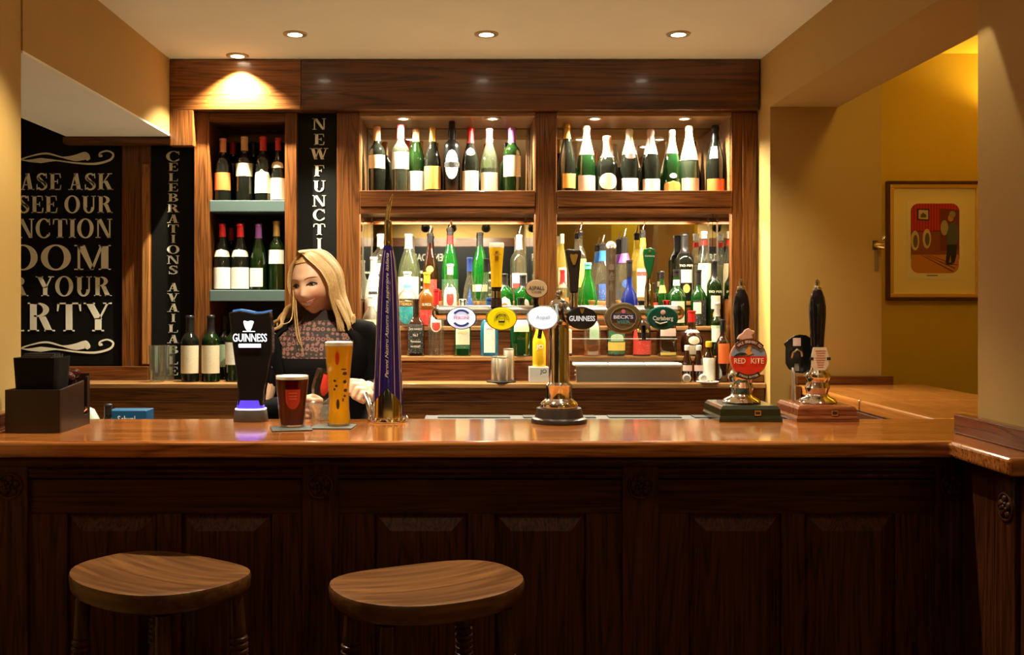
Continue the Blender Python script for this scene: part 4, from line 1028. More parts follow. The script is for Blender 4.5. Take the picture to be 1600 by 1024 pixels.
# juice bottle on its display box
d = 4.43
t = thing('display_box', 'silver display box printed JO under the juice bottle', 'box', (X(841.5, d), d, CT + .0005))
hh = Z(573, d) - CT - .001
obj('box_body', sbox(-.042, .042, -.035, .035, 0, hh), plain('silver card', (0.62, 0.60, 0.55), 0.35, 0.3), t, bevel=.002)
lettering(t, 'JO', (.018, -.0356, hh - .02), ckb, h=.022, w=.028)
t = bottle('yellow juice bottle with round white and black logo on the silver box', 842.5, CT + hh + .0008, d, 500, 21, 'mini', plain('orange juice', (0.90, 0.52, 0.02), 0.12, coat=.5), (c_black, .13), (), words=[('JO', .42, .030, .024, ckw)], name='juice_bottle')
# stacked tall glasses
for u, d, lab in ((245.5, 4.44, 'tall clear tumbler on the back counter, front one of two'), (261, 4.525, 'tall clear tumbler on the back counter, rear one of two')):
    t = thing('tumbler', lab, 'glass', (X(u, d), d, CT + .0005), 0, 'tall tumblers on the back counter')
    r = 13 * d / F; hh = Z(540, d) - CT
    bm = bmesh.new()
    lathe(bm, [(r * .80, 0), (r * .84, .006), (r, hh), (r * .95, hh), (r * .78, .02), (.001, .016)], 16, cap=False)
    obj('glass_wall', bm, clear, t, False)
    bm = bmesh.new(); lathe(bm, [(r * .80, .0005), (r * .80, .008), (r * .74, .014)], 16); obj('thick_foot', bm, clear, t, True)

# ================================================================== ON THE BAR TOP
ZB = CT + 0.0004
# black bar caddy
t = thing('bar_caddy', 'dark brown bar caddy box with a slot at the left end of the bar', 'caddy', (0, 0, 0))
cad = plain('caddy brown', (0.018, 0.008, 0.005), 0.3, coat=.1)
x0, x1, d0, d1, h = -1.216, -1.070, 2.712, 2.93, .115
obj('front_wall', sbox(x0, x1, d0, d0 + .006, ZB, ZB + h), cad, t, bevel=.001)
obj('back_wall', sbox(x0, x1, d1 - .006, d1, ZB, ZB + h + .03), cad, t, bevel=.001)
obj('side_wall', sbox(x0, x0 + .006, d0 + .0065, d1 - .0065, ZB, ZB + h), cad, t, bevel=.001)
bm = bmesh.new(); prism(bm, [(d0 + .0065, ZB), (d1 - .0065, ZB), (d1 - .0065, ZB + h + .022), (d1 - .02, ZB + h + .02), (d1 - .02, ZB + .03), (d1 - .045, ZB + .03), (d1 - .045, ZB + h + .012), (d0 + .0065, ZB + h)], x1 - .006, x1, 'yz')
obj('side_wall', bm, cad, t, bevel=.001)
obj('floor_plate', sbox(x0 + .0065, x1 - .0065, d0 + .0065, d1 - .0065, ZB, ZB + .006), cad, t)
bm = bmesh.new(); tube(bm, [(x1 - .012, d1 - .033, ZB + .035), (x1 + .002, d1 - .033, ZB + .048)], .005, 10); obj('chrome_clip', bm, chrome, t, True)
t = thing('napkin_tub', 'black square tub of napkins standing in the bar caddy', 'tub', (X(66, 2.776), 2.776, ZB + .0068))
bm = bmesh.new(); lathe(bm, [(.047, 0), (.049, .004), (.060, .192), (.056, .192), (.045, .01)], 40, power=7); obj('tub_wall', bm, plain('tub black', (.004,.0035,.003), .7, spec=.15), t, True)
bm = bmesh.new()
for k in range(8): box(bm, -.041, .041, -.041 + k * .0105, -.035 + k * .0105, .05, .194 + .004 * ((k * 7) % 3))
obj('napkins', bm, plain('napkin black', (0.035, 0.028, 0.022), 0.85), t)
for (u, v, d, r, lab) in ((105, 592, 2.850, .018, 'dark round bottle stopper in the caddy, nearer one'), (115.5, 585, 2.888, .0155, 'dark round bottle stopper in the caddy, farther one')):
    p = px(u, v, d)
    t = thing('stopper_bottle', lab, 'bottle', (min(p.x, -1.101), d + .012, ZB + .0068), 0, 'dark stoppers in the bar caddy')
    zt = p.z - ZB - .0068
    bm = bmesh.new(); lathe(bm, [(.0135, 0), (.0145, .004), (.0145, zt - .045), (.008, zt - .025), (.007, zt - .012)], 20); obj('flask', bm, plain('dark red glass', (0.03, 0.004, 0.004), 0.08), t, True)
    bm = bmesh.new(); ball(bm, (0, 0, zt), r, 20, 14); obj('stopper', bm, MATS['dark red glass'], t, True)
# behind the counter at the left
t = thing('ice_scoop_tub', 'pale green rounded plastic tub behind the bar', 'tub', (X(128, 3.20), 3.22, .985))
bm = bmesh.new(); lathe(bm, [(.058, 0), (.060, .01), (.058, .05), (.048, .09), (.03, .125), (.01, .135)], 28); obj('tub_shell', bm, plain('pale green plastic', (0.33, 0.42, 0.33), 0.35), t, True)
obj('tub_base', sbox(-.07, .075, -.06, .06, -.004, .012), plain('pale green base', (0.42, 0.50, 0.42), 0.35), t, bevel=.004)
t = thing('blue_box', 'blue box with white lettering just showing behind the bar', 'box', (X(204, 3.25), 3.25, .97))
obj('box_body', sbox(-.062, .062, -.04, .04, 0, Z(642, 3.21) - .97), plain('blue card', (0.005, 0.075, 0.18), 0.4), t, bevel=.002)
lettering(t, 'Schual', (0, -.0406, Z(655, 3.21) - .97), ckw, w=.055, h=.020)
t = bottle('black-capped bottle neck showing above the bar edge, left of the blue box', 169, .97, 3.16, 632, 26, 'bordeaux', wine, (c_black, .2), ())
obj('under_shelf', sbox(-1.38, -.85, 3.10, 3.32, .955, .9695), blackm)
tag(bpy.data.objects['under_shelf'], 'black shelf below the bar edge carrying the blue box', 'shelf')
obj('shelf_support', sbox(-1.38, -.85, 3.12, 3.30, .0, .9545), dark_in, bpy.data.objects['under_shelf'])
# dark drip trays behind the bar edge
obj('drip_tray', sbox(-.12, 1.0, 3.07, 3.18, CT - .055, CT - .004), blackm, bevel=.003)
tag(bpy.data.objects['drip_tray'], 'black drip tray along the back edge of the bar', 'tray')
for k in range(4): obj('steel_slat', sbox(-.08 + k * .26, .14 + k * .26, 3.10, 3.16, CT - .0035, CT - .001), plain('tray slat', (.035, .033, .03), .8), bpy.data.objects['drip_tray'])
obj('tray_stand', sbox(-.10, .98, 3.08, 3.17, 0, CT - .0555), dark_in, bpy.data.objects['drip_tray'])

# coasters and pints
slate = plain('slate mat', (0.075, 0.078, 0.07), 0.6)
for u, d, rz, sx, lab in ((455, 2.80, R(14), .054, 'dark grey mat under the pint of red ale'), (521, 2.845, R(-3), .058, 'dark grey mat under the tall lager glass')):
    tag(obj('drip_mat', sbox(-sx, sx, -.05, .05, 0, .003), slate, bevel=.001, loc=(X(u, d), d, ZB)), lab, 'mat', 'grey drip mats')
    bpy.data.objects[[o.name for o in bpy.data.objects if o.name.startswith('drip_mat')][-1]].rotation_euler = (0, 0, rz)
def pint(label, u, d, prof_out, liq, foam_z, mat, name, foam_h=.010):
    t = thing(name, label, 'glass', (X(u, d), d, ZB + .0034))
    bm = bmesh.new(); lathe(bm, prof_out, 40, cap=False); bmesh.ops.contextual_create(bm, geom=[]) if False else None
    obj('glass_wall', bm, glass, t, True)
    bm = bmesh.new(); lathe(bm, [(prof_out[0][0] - .003, .006)] + [(r - .0022, z) for r, z in prof_out if .008 < z < foam_z] + [(liq - .0022, foam_z)], 40)
    obj('beer', bm, mat, t, True)
    bm = bmesh.new(); lathe(bm, [(liq - .002, foam_z + .0003), (liq - .0016, foam_z + foam_h * .8), (liq - .006, foam_z + foam_h)], 40)
    obj('foam', bm, plain('beer foam', (0.88, 0.80, 0.62), 0.8), t, True)
    bm = bmesh.new(); lathe(bm, [(prof_out[0][0] * .97, .0008), (prof_out[0][0] * .98, .0045)], 32); obj('glass_foot', bm, clear, t, True)
    return t
ale_m = thin_glass('red ale', (0.30, 0.010, 0.002), 0.01, (0.22, 0.008, 0.002), 0.5)
lager_m = thin_glass('lager', (1.0, 0.74, 0.14), 0.04, (1.0, 0.62, 0.04), 0.6)
t = pint('pint of dark red ale with a shield emblem on the glass', 456.5, 2.835, [(.0335, 0), (.035, .004), (.0365, .03), (.040, .075), (.0435, .11), (.0465, .142)], .0458, .131, ale_m, 'ale_pint')
pr = [(.0335, 0), (.0365, .21), (.040, .53), (.0465, 1)]
bm = bmesh.new(); patch(bm, pr, 1, .142, .36, .74, 28, 'shield', off=.0008, a0=12); obj('shield_emblem', bm, plain('emblem red', (0.55, 0.05, 0.025), 0.4), t, True)
for k, zz in enumerate((.66, .60, .55)):
    bm = bmesh.new(); patch(bm, pr, 1, .142, zz, zz + .02, 16 - k, 'rect', off=.0012, a0=12); obj('emblem_line', bm, plain('emblem line', (0.75, 0.22, 0.12), 0.4), t, True)
LP = [(.031, 0), (.0325, .004), (.032, .02), (.0295, .045), (.0285, .075), (.030, .11), (.034, .155), (.038, .20), (.0408, .236)]
t = pint('tall slim glass of golden lager with black print and white head', 529.5, 2.86, LP, .0402, .222, lager_m, 'lager_glass', .012)
lp = [(r, z / .236) for r, z in LP]
def lpatch(name, z0, z1, ha, m, shape='rect', a0=0):
    bm = bmesh.new(); patch(bm, lp, 1, .236, z0, z1, ha, shape, off=.0009, a0=a0); obj(name, bm, m, t, True)
lpatch('red_emblem', .72, .88, 9, plain('glass print red', (0.70, 0.08, 0.02), 0.4), 'oval', 0)
pk = plain('glass print black', (0.05, 0.03, 0.01), 0.4)
for z0, z1, ha, a0 in ((.60, .64, 12, 36), (.50, .545, 10, 38), (.52, .55, 8, -14), (.46, .49, 7, -6), (.40, .44, 12, 44), (.42, .45, 6, -16), (.34, .37, 8, 40), (.20, .32, 9, 2), (.66, .68, 14, 30), (.29, .33, 5, 30)):
    lpatch('print_mark', z0, z1, ha, pk, 'oval', a0)
# glass ashtray
t = thing('glass_bowl', 'small heavy clear glass bowl behind the lager', 'bowl', (X(512, 2.965), 2.965, ZB))
bm = bmesh.new(); lathe(bm, [(.045, 0), (.047, .004), (.050, .03), (.060, .052), (.056, .054), (.044, .032), (.038, .012), (.001, .010)], 24, cap=False); obj('bowl_wall', bm, clear, t, False)
bm = bmesh.new(); lathe(bm, [(.0605, .050), (.0615, .053), (.060, .056), (.0565, .0545)], 24, cap=False); obj('rim', bm, clear, t, True)

# ---- black illuminated tap
d = 2.99
t = thing('beer_tap', 'black glass-shaped illuminated beer tap with glowing white lettering', 'tap', (0, 0, 0))
E = lambda u, v: (X(u, d), Z(v, d))
L_ = [(373.5, 634), (374, 612), (371, 580), (366.5, 545), (362.5, 515), (359.5, 489)]
T2_ = [(366, 487), (376, 485.5), (388, 487.5), (400, 490), (412, 489.5), (423.5, 487)]
R2_ = [(427, 515), (427.5, 545), (422, 577), (415, 608), (412.5, 634)]
bm = bmesh.new(); prism(bm, [E(*q) for q in L_ + T2_ + R2_], d - .022, d + .022, 'xz'); obj('tap_body', bm, plain('tap black', (0.010, 0.008, 0.008), 0.18, coat=.4), t, bevel=.004, segs=3)
bm = bmesh.new(); prism(bm, [E(u, v - .2) for u, v in T2_] + [E(u, v - 2.6) for u, v in T2_[::-1]], d - .018, d + .018, 'xz'); obj('top_glow', bm, plain('blue edge', (0.05, 0.15, 0.4), 0.2, 0, (0.06, 0.22, 0.6), .5), t)
bm = bmesh.new(); lathe(bm, [(.0485, 0), (.0495, .003), (.046, .030), (.044, .034)], 36, (X(392, d), d, ZB), power=3, sy=.75); obj('base', bm, plain('tap base', (0.10, 0.085, 0.075), 0.35, 0.4), t, True)
bm = bmesh.new(); lathe(bm, [(.0445, .0345), (.0448, .037), (.043, .038)], 36, (X(392, d), d, ZB), power=3, sy=.74); obj('light_ring', bm, plain('ring glow', (.8, .8, .9), .3, 0, (0.55, 0.5, 1.0), 2.2), t, True)
bm = bmesh.new(); lathe(bm, [(.040, .0385), (.038, .052), (.0365, .062)], 36, (X(392, d), d, ZB), power=3, sy=.72); obj('glow_collar', bm, plain('violet glow', (.06, .04, .4), .25, 0, (0.10, 0.05, 0.8), .9), t, True)
lit = plain('lit lettering', (1, 1, 1), .4, 0, (0.80, 0.88, 1.0), 1.6)
lettering(t, 'GUINNESS', (X(393, d), d - .0232, Z(527.5, d)), lit, w=53 * d / F, h=12.5 * d / F, bold=.012)
def harp(parent, u, v, dd, y, w, h, m, name='harp_emblem'):
    q = [(-.5, .42), (-.42, .5), (-.1, .42), (.2, .5), (.42, .46), (.5, .38), (.40, .1), (.28, -.2), (.12, -.5), (-.12, -.5), (-.36, -.1), (-.46, .2)]
    bm = bmesh.new(); prism(bm, [(X(u, dd) + a * w * dd / F, Z(v, dd) + b_ * h * dd / F) for a, b_ in q], y - .0012, y, 'xz'); return obj(name, bm, m, parent)
harp(t, 391, 509.5, d, d - .0222, 16, 17, lit)
obj('underline', sbox(X(382, d), X(401, d), d - .0232, d - .0222, Z(518.4, d), Z(517.2, d)), lit, t)
bm = bmesh.new(); tube(bm, [(X(376, d), d - .0225, Z(540, d)), (X(410, d), d - .0225, Z(540, d))], .0055, 12, flat=1); obj('lit_bar', bm, lit, t, True)

# ---- purple tower
d = 2.985; xc = X(606.5, d)
t = thing('tap_tower', 'tall purple and gold tapered beer tower with a chrome tip', 'tap', (xc, d, ZB))
H = lambda v: Z(v, d) - ZB
S = d / F
bm = bmesh.new(); lathe(bm, [(30 * S, 0), (31 * S, .003), (30.5 * S, .008), (27 * S, .010), (25 * S, .014)], 40); b_ = obj('base_flange', bm, chrome, t, True)
for k in range(20):
    a = 2 * PI * k / 20
    if math.sin(a) < 0.35:
        bm = bmesh.new(); ball(bm, (29.5 * S * math.cos(a), 29.5 * S * math.sin(a), .010), .0042, 10, 8); obj('bead', bm, chrome, b_, True)
purple = plain('purple enamel', (0.022, 0.010, 0.10), 0.1, 0.3, coat=.6)
tprof = [(24.5, 654), (24, 640), (22, 590), (19.6, 540), (17.6, 490), (15.4, 450), (13.2, 425), (10.5, 403), (8, 391), (6.5, 384)]
bm = bmesh.new(); lathe(bm, [(w * S, H(v)) for w, v in tprof], 40, power=3.2); obj('tower_body', bm, purple, t, True)
def tw(v):
    for (w0, v0), (w1, v1) in zip(tprof, tprof[1:]):
        if v0 >= v >= v1: return (w0 + (w1 - w0) * (v0 - v) / (v0 - v1)) * S
    return 6.5 * S
def sup(r, a, p=3.2):
    c, s = math.cos(a), math.sin(a); k = (abs(c) ** p + abs(s) ** p) ** (-1 / p); return r * k * c, r * k * s
for a in (-40, -62, -118, -140):
    pts = []
    for v in (650, 620, 590, 560, 530, 500, 470, 445, 425, 405, 392):
        q = sup(tw(v) + .0004, R(a)); pts.append((q[0], q[1], H(v)))
    bm = bmesh.new(); tube(bm, pts, .0011, 6); obj('gold_line', bm, plain('pink gold', (0.70, 0.48, 0.40), .3, .7), t, True)
bm = text_bm('Peroni Nastro Azzurro birra superiore italiana', .36, .0115, shear=.4)
bmesh.ops.rotate(bm, verts=bm.verts[:], cent=(0, 0, 0), matrix=Matrix.Rotation(R(-90), 3, 'Y'))
zc = (H(585) + H(400)) / 2
for v in bm.verts:
    z = v.co.z + zc; pxl = 471 + (1.45 - (z + ZB)) / S
    v.co = Vector((v.co.x, -tw(max(384, min(654, pxl))) - .0012, z))
obj('lettering', bm, plain('gold print', (0.85, 0.66, 0.42), .35, .4), t)
bm = bmesh.new()
aw = [(-19.5, 653), (19.5, 653), (19, 632), (9, 618), (0, 605), (-9, 618), (-19, 632)]
nz_ = 14; na = 16; rows_ = []
for j in range(nz_ + 1):
    v = 653 - (653 - 605) * j / nz_; f_ = j / nz_; hw = 54 * (1 if f_ < .42 else max(.02, 1 - ((f_ - .42) / .58) ** 1.25))
    rows_.append([bm.verts.new((*sup(tw(v) + .0022, R(-90 - hw + 2 * hw * i / na)), H(v))) for i in range(na + 1)])
for A_, B2 in zip(rows_, rows_[1:]):
    for i in range(na): bm.faces.new((A_[i], A_[i+1], B2[i+1], B2[i]))
obj('gold_arch', bm, plain('arch gold', (0.85, 0.70, 0.42), .06, 1.0), t, True)
bm = bmesh.new(); lathe(bm, [(7 * S, H(384)), (7.5 * S, H(380)), (7.2 * S, H(376)), (6.6 * S, H(374)), (6.4 * S, H(352)), (5.6 * S, H(346)), (3 * S, H(344))], 24); obj('neck_collar', bm, plain('pale brass', (0.80, 0.68, 0.42), .15, 1.0), t, True)
bm = bmesh.new(); tube(bm, [(-1 * S, 0, H(345)), (0, 0, H(330)), (3 * S, 0, H(316)), (7 * S, 0, H(304))], [6 * S, 6 * S, 5 * S, 1.6 * S], 16, flat=.6); obj('handle_blade', bm, MATS['pale brass'], t, True)
bm = bmesh.new(); tube(bm, [(-27 * S, .035, .004), (-31 * S, .05, .03), (-36 * S, .072, .055), (-41 * S, .088, .072)], [.010, .0095, .009, .009], 12); obj('side_lever', bm, chrome, t, True)

# ---- chrome font with cross bar and six badges
d = 2.955; S = d / F; xc = X(873.5, d)
t = thing('beer_font', 'chrome T-shaped beer font with crown finial, long cross bar and six badges', 'tap', (xc, d, ZB))
H = lambda v: Z(v, d) - ZB
XX = lambda u: (u - 873.5) * S
bm = bmesh.new(); lathe(bm, [(.080, 0), (.081, .006), (.079, .012), (.070, .016), (.066, .034), (.064, .042)], 44); obj('base', bm, plain('font base', (0.030, 0.020, 0.016), .35), t, True)
bm = bmesh.new(); lathe(bm, [(.054, .0425), (.056, .048), (.052, .058), (.042, .066), (.038, .070), (.0375, .104), (.039, .108), (.034, .112), (.030, .116), (.029, H(508))], 44); obj('column', bm, plain('warm chrome', (0.88, 0.83, 0.76), .08, 1.0), t, True)
wch = MATS['warm chrome']
bm = bmesh.new(); tube(bm, [(XX(686), 0, H(489)), (XX(1058), 0, H(489))], 11.5 * S, 24); obj('cross_bar', bm, plain('soft chrome', (.86, .82, .76), .24, 1.0), t, True)
for u in (686, 1058):
    bm = bmesh.new(); ball(bm, (XX(u), 0, H(489)), 11.6 * S, 18, 12); obj('bar_end', bm, chrome, t, True)
bm = bmesh.new(); lathe(bm, [(15 * S, H(508)), (16.5 * S, H(503)), (13 * S, H(500)), (13 * S, H(478)), (15 * S, H(475)), (11 * S, H(470)), (5 * S, H(467)), (3 * S, H(465))], 28); c_ = obj('crown', bm, chrome, t, True)
for k in range(8):
    a = 2 * PI * k / 8
    bm = bmesh.new(); ball(bm, (13 * S * math.cos(a), 13 * S * math.sin(a), H(479)), (3.2 * S, 3.2 * S, 7 * S), 10, 8); obj('crown_lobe', bm, chrome, c_, True)
bm = bmesh.new(); ball(bm, (0, 0, H(459)), 6 * S, 16, 12); obj('finial', bm, chrome, t, True)
def badge(u, v, rx, ry, face, rim, lit_=0, y=-.040, nm='badge', depth=.016):
    c = (XX(u), H(v))
    ell = lambda k: [(c[0] + k * rx * S * math.cos(2*PI*i/40), c[1] + k * ry * S * math.sin(2*PI*i/40)) for i in range(40)]
    bm = bmesh.new(); prism(bm, ell(1), y, y + depth, 'xz'); o = obj(nm, bm, rim, t, bevel=.002)
    bm = bmesh.new(); prism(bm, ell(.93), y - .002, y - .0001, 'xz'); obj('face', bm, face, o, bevel=.001)
    bm = bmesh.new(); tube(bm, [(c[0], y + depth, c[1]), (c[0], -.005, H(489))], .006, 10); obj('bracket', bm, chrome, o)
    return o, (c[0], y - .0026, c[1])
dkrim = plain('badge rim', (0.05, 0.05, 0.07), .3, .6)
litw = plain('lit white badge', (.85, .88, .95), .3, 0, (0.72, 0.80, 1.0), .75)
lity = plain('lit yellow badge', (.85, .7, .01), .3, 0, (1.0, 0.78, 0.0), .35)
o, c = badge(721, 497, 23.5, 17.5, litw, dkrim)
blu = plain('print blue', (0.06, 0.09, 0.42), .4); pnk = plain('print pink', (0.75, 0.18, 0.35), .4)
lettering(o, 'PERONI', (c[0], c[1], c[2] + .001), pnk, w=.043, h=.0095, bold=.02)
def arcband(parent, c, r0, r1, a0, a1, m, ky=1.0, name='arc_band'):
    bm = bmesh.new(); P = [(c[0] + r1 * math.cos(R(a0 + (a1-a0)*i/14)), c[2] + ky * r1 * math.sin(R(a0 + (a1-a0)*i/14))) for i in range(15)]
    Q = [(c[0] + r0 * math.cos(R(a0 + (a1-a0)*i/14)), c[2] + ky * r0 * math.sin(R(a0 + (a1-a0)*i/14))) for i in range(15)]
    for i in range(14): prism(bm, [P[i], P[i+1], Q[i+1], Q[i]], c[1] - .0008, c[1], 'xz')
    return obj(name, bm, m, parent)
arcband(o, c, .021, .028, 35, 145, blu, .9); arcband(o, c, .021, .028, 215, 325, blu, .9)
o, c = badge(783, 498, 24, 18, lity, plain('badge rim olive', (.25, .2, .02), .3))
arcband(o, (c[0], c[1], c[2] - .003), .0085, .0098, -20, 200, ckb, 1.2); arcband(o, (c[0], c[1], c[2] - .003), .0205, .0215, -15, 195, ckb, 1.05); arc_lettering(o, 'CAMDEN HELLS', (c[0], c[1], c[2] - .003), .0155, PI * 1.02, -PI * .02, ckb, .0062)
obj('emblem_bar', sbox(c[0] - .009, c[0] + .009, c[1] - .0008, c[1], c[2] - .011, c[2] - .006), ckb, o)
o, c = badge(846.5, 497, 24, 18, litw, plain('badge rim pale', (.55, .7, .85), .3))
lettering(o, 'Aspall', (c[0], c[1], c[2] + .001), plain('print pale', (0.42, 0.52, 0.66), .4), w=.040, h=.014)
bm = bmesh.new(); tube(bm, [(c[0] - .002, .004, H(512)), (c[0] - .008, -.012, H(528))], .006, 10); obj('spout', bm, black, t, True)
o, c = badge(907, 497, 23.5, 17.5, plain('badge black', (0.012, 0.012, 0.016), .12, coat=.5), black)
lettering(o, 'GUINNESS', (c[0], c[1], c[2] - .001), plain('print bright', (0.80, 0.86, 0.95), .4, 0, (.7, .8, 1), .25), w=.074, h=.0155, bold=.03)
harp(o, 907, 486, d, 0, 7, 8, gold).location = (-xc, c[1], -ZB)
o, c = badge(970.5, 497, 28.5, 24, plain('badge bronze', (0.26, 0.19, 0.10), .3, .5), plain('bronze rim', (0.42, 0.33, 0.20), .25, .8))
arcband(o, c, .036, .0385, 0, 360, plain('silver line', (.7, .66, .58), .25, .8), .86)
obj('blue_bar', sbox(c[0] - .033, c[0] + .033, c[1] - .0008, c[1], c[2] - .0045, c[2] + .0115), plain('badge blue', (0.02, 0.03, 0.20), .4), o)
lettering(o, "BECK'S", (c[0], c[1] - .001, c[2] + .0035), ckw, w=.056, h=.0105, bold=.03)
lettering(o, 'VIER', (c[0], c[1] - .001, c[2] - .0105), plain('print teal', (0.08, 0.42, 0.40), .4), w=.038, h=.009)
bm = bmesh.new(); lathe(bm, [(.006, 0), (.006, .001)], 16); bmesh.ops.rotate(bm, verts=bm.verts[:], cent=(0, 0, 0), matrix=Matrix.Rotation(R(90), 3, 'X')); obj('key_emblem', bm, pnk, o, loc=(c[0], c[1], c[2] + .019))
o, c = badge(1031.5, 497, 24, 18, plain('badge green', (0.01, 0.085, 0.065), .15, coat=.4), plain('green rim', (0.03, 0.20, 0.14), .3, .4))
lettering(o, 'Carlsberg', (c[0], c[1], c[2] - .002), ckw, w=.058, h=.016, bold=.03)
bm = bmesh.new(); tube(bm, [(c[0] - .022, c[1], c[2] - .010), (c[0] - .008, c[1], c[2] - .016), (c[0] + .012, c[1], c[2] - .011)], [.0012, .0018, .0012], 8); obj('leaf_line', bm, ckw, o)
bm = bmesh.new(); ball(bm, (c[0], c[1], c[2] + .016), (.0075, .001, .0075), 12, 6); obj('crown_emblem', bm, plain('badge rose', (.75, .55, .52), .4), o)
bm = bmesh.new(); tube(bm, [(XX(1006), .004, H(510)), (XX(1005), -.012, H(530))], .006, 10); obj('spout', bm, black, t, True)
# handles above the badges
def handle(nm, prof, u, m, power=2.0, y=-.012, lean=0):
    bm = bmesh.new(); lathe(bm, [(w * S, H(v)) for w, v in prof], 28, (XX(u), y, 0), power=power)
    return obj(nm, bm, m, t, True)
h_ = handle('glass_handle', [(8.8, 449), (8.6, 440), (8.8, 425), (10, 408), (11.6, 392), (11.8, 388)], 775.5, plain('font yellow', (0.92, 0.55, 0.01), .2, coat=.4))
bm = bmesh.new(); lathe(bm, [(11.8 * S, H(387.8)), (12 * S, H(382)), (11 * S, H(380))], 28, (XX(775.5), -.012, 0)); obj('foam_top', bm, plain('font foam', (.85, .74, .58), .4), h_, True)
arcband(h_, (XX(775.5), -.012 - 11.4 * S, H(400)), .011, .0125, 0, 180, plain('font print', (.45, .25, .02), .4), 1.1)
obj('emblem_bar', sbox(XX(771), XX(780), -.0125 - 11.4 * S, -.0118 - 11.4 * S, H(400), H(398)), MATS['font print'], h_)
handle('handle_collar', [(9, 480), (8.5, 467), (7.2, 466.8), (7.2, 454.2), (8, 454), (8, 449)], 775.5, plain('collar brown', (.04, .022, .016), .2))
handle('handle_ring', [(7.4, 466), (7.5, 460), (7.4, 455)], 775.5, chrome)
# small oval plaque on a stem
bm = bmesh.new(); tube(bm, [(XX(838), -.01, H(482)), (XX(837), -.012, H(474)), (XX(837), -.012, H(464))], [.010, .007, .009], 14); st = obj('plaque_stem', bm, black, t, True)
o, c = badge(837.5, 451.5, 18, 14.5, plain('plaque tan', (0.60, 0.42, 0.24), .35), plain('plaque rim', (.05, .03, .02), .3), nm='plaque', y=-.024, depth=.012)
lettering(o, 'ASPALL', (c[0], c[1], c[2] + .002), ckb, w=.046, h=.011); lettering(o, 'CYDER', (c[0], c[1], c[2] - .010), ckb, w=.028, h=.006)
# dark harp handle
bm = bmesh.new(); prism(bm, [(XX(u), H(v)) for u, v in ((889.5, 458), (888, 430), (884, 403), (882, 391), (886, 390), (897, 391.5), (907, 391), (906.5, 402), (904, 430), (902, 458))], -.024, .004, 'xz')
h_ = obj('harp_handle', bm, plain('handle black', (.035, .024, .020), .2, .3), t, bevel=.004, segs=3)
harp(h_, 895.5, 406, d, 0, 12, 17, gold).location = (-xc, -.0245, -ZB)
handle('handle_collar', [(7, 480), (6.6, 474), (6.4, 470), (6.2, 458)], 895.5, chrome)
# silver tall handle with round top
handle('silver_handle', [(7.4, 480), (7.8, 474), (7.6, 460), (7.6, 396), (7.8, 388)], 953.5, plain('handle silver', (.52, .44, .37), .28, .8))
for k, v in enumerate((402, 418, 434, 450)):
    lettering(t, 'VIER'[k], (XX(953.5), -.0125 - 7.8 * S, H(v)), plain('handle print', (.30, .22, .17), .4), w=.014, h=.016)
bm = bmesh.new(); lathe(bm, [(7.9 * S, 0), (8.2 * S, .004), (7.6 * S, .008)], 28); bmesh.ops.rotate(bm, verts=bm.verts[:], cent=(0, 0, 0), matrix=Matrix.Rotation(R(62), 3, 'X'))
o = obj('round_top', bm, plain('top cream', (.85, .70, .60), .4), t, True, loc=(XX(953.5), -.012, H(386)))
lettering(t, 'V2', (XX(953.5), -.0215, H(385)), ckr, w=.016, h=.012, rot=(R(-26), 0, 0))
# green topped chrome handle
handle('chrome_handle', [(8, 480), (6.5, 474), (7.5, 470), (7.6, 462), (6.4, 450), (4.6, 436), (5, 428)], 1013, chrome)
bm = bmesh.new(); prism(bm, [(XX(u), H(v)) for u, v in ((1013, 439), (1006, 416), (1003.5, 396), (1005, 390), (1013, 388), (1021, 390), (1022, 396), (1019, 416))], -.022, -.004, 'xz')
h_ = obj('green_top', bm, plain('handle green', (.01, .17, .05), .2, coat=.4), t, bevel=.003, segs=3)
lettering(h_, 'Carlsberg', (XX(1013), -.0226, H(401)), ckw, w=.028, h=.007); bm = bmesh.new(); ball(bm, (XX(1013), -.0225, H(393.5)), (.004, .001, .0045), 10, 6); obj('gold_leaf', bm, gold, h_)

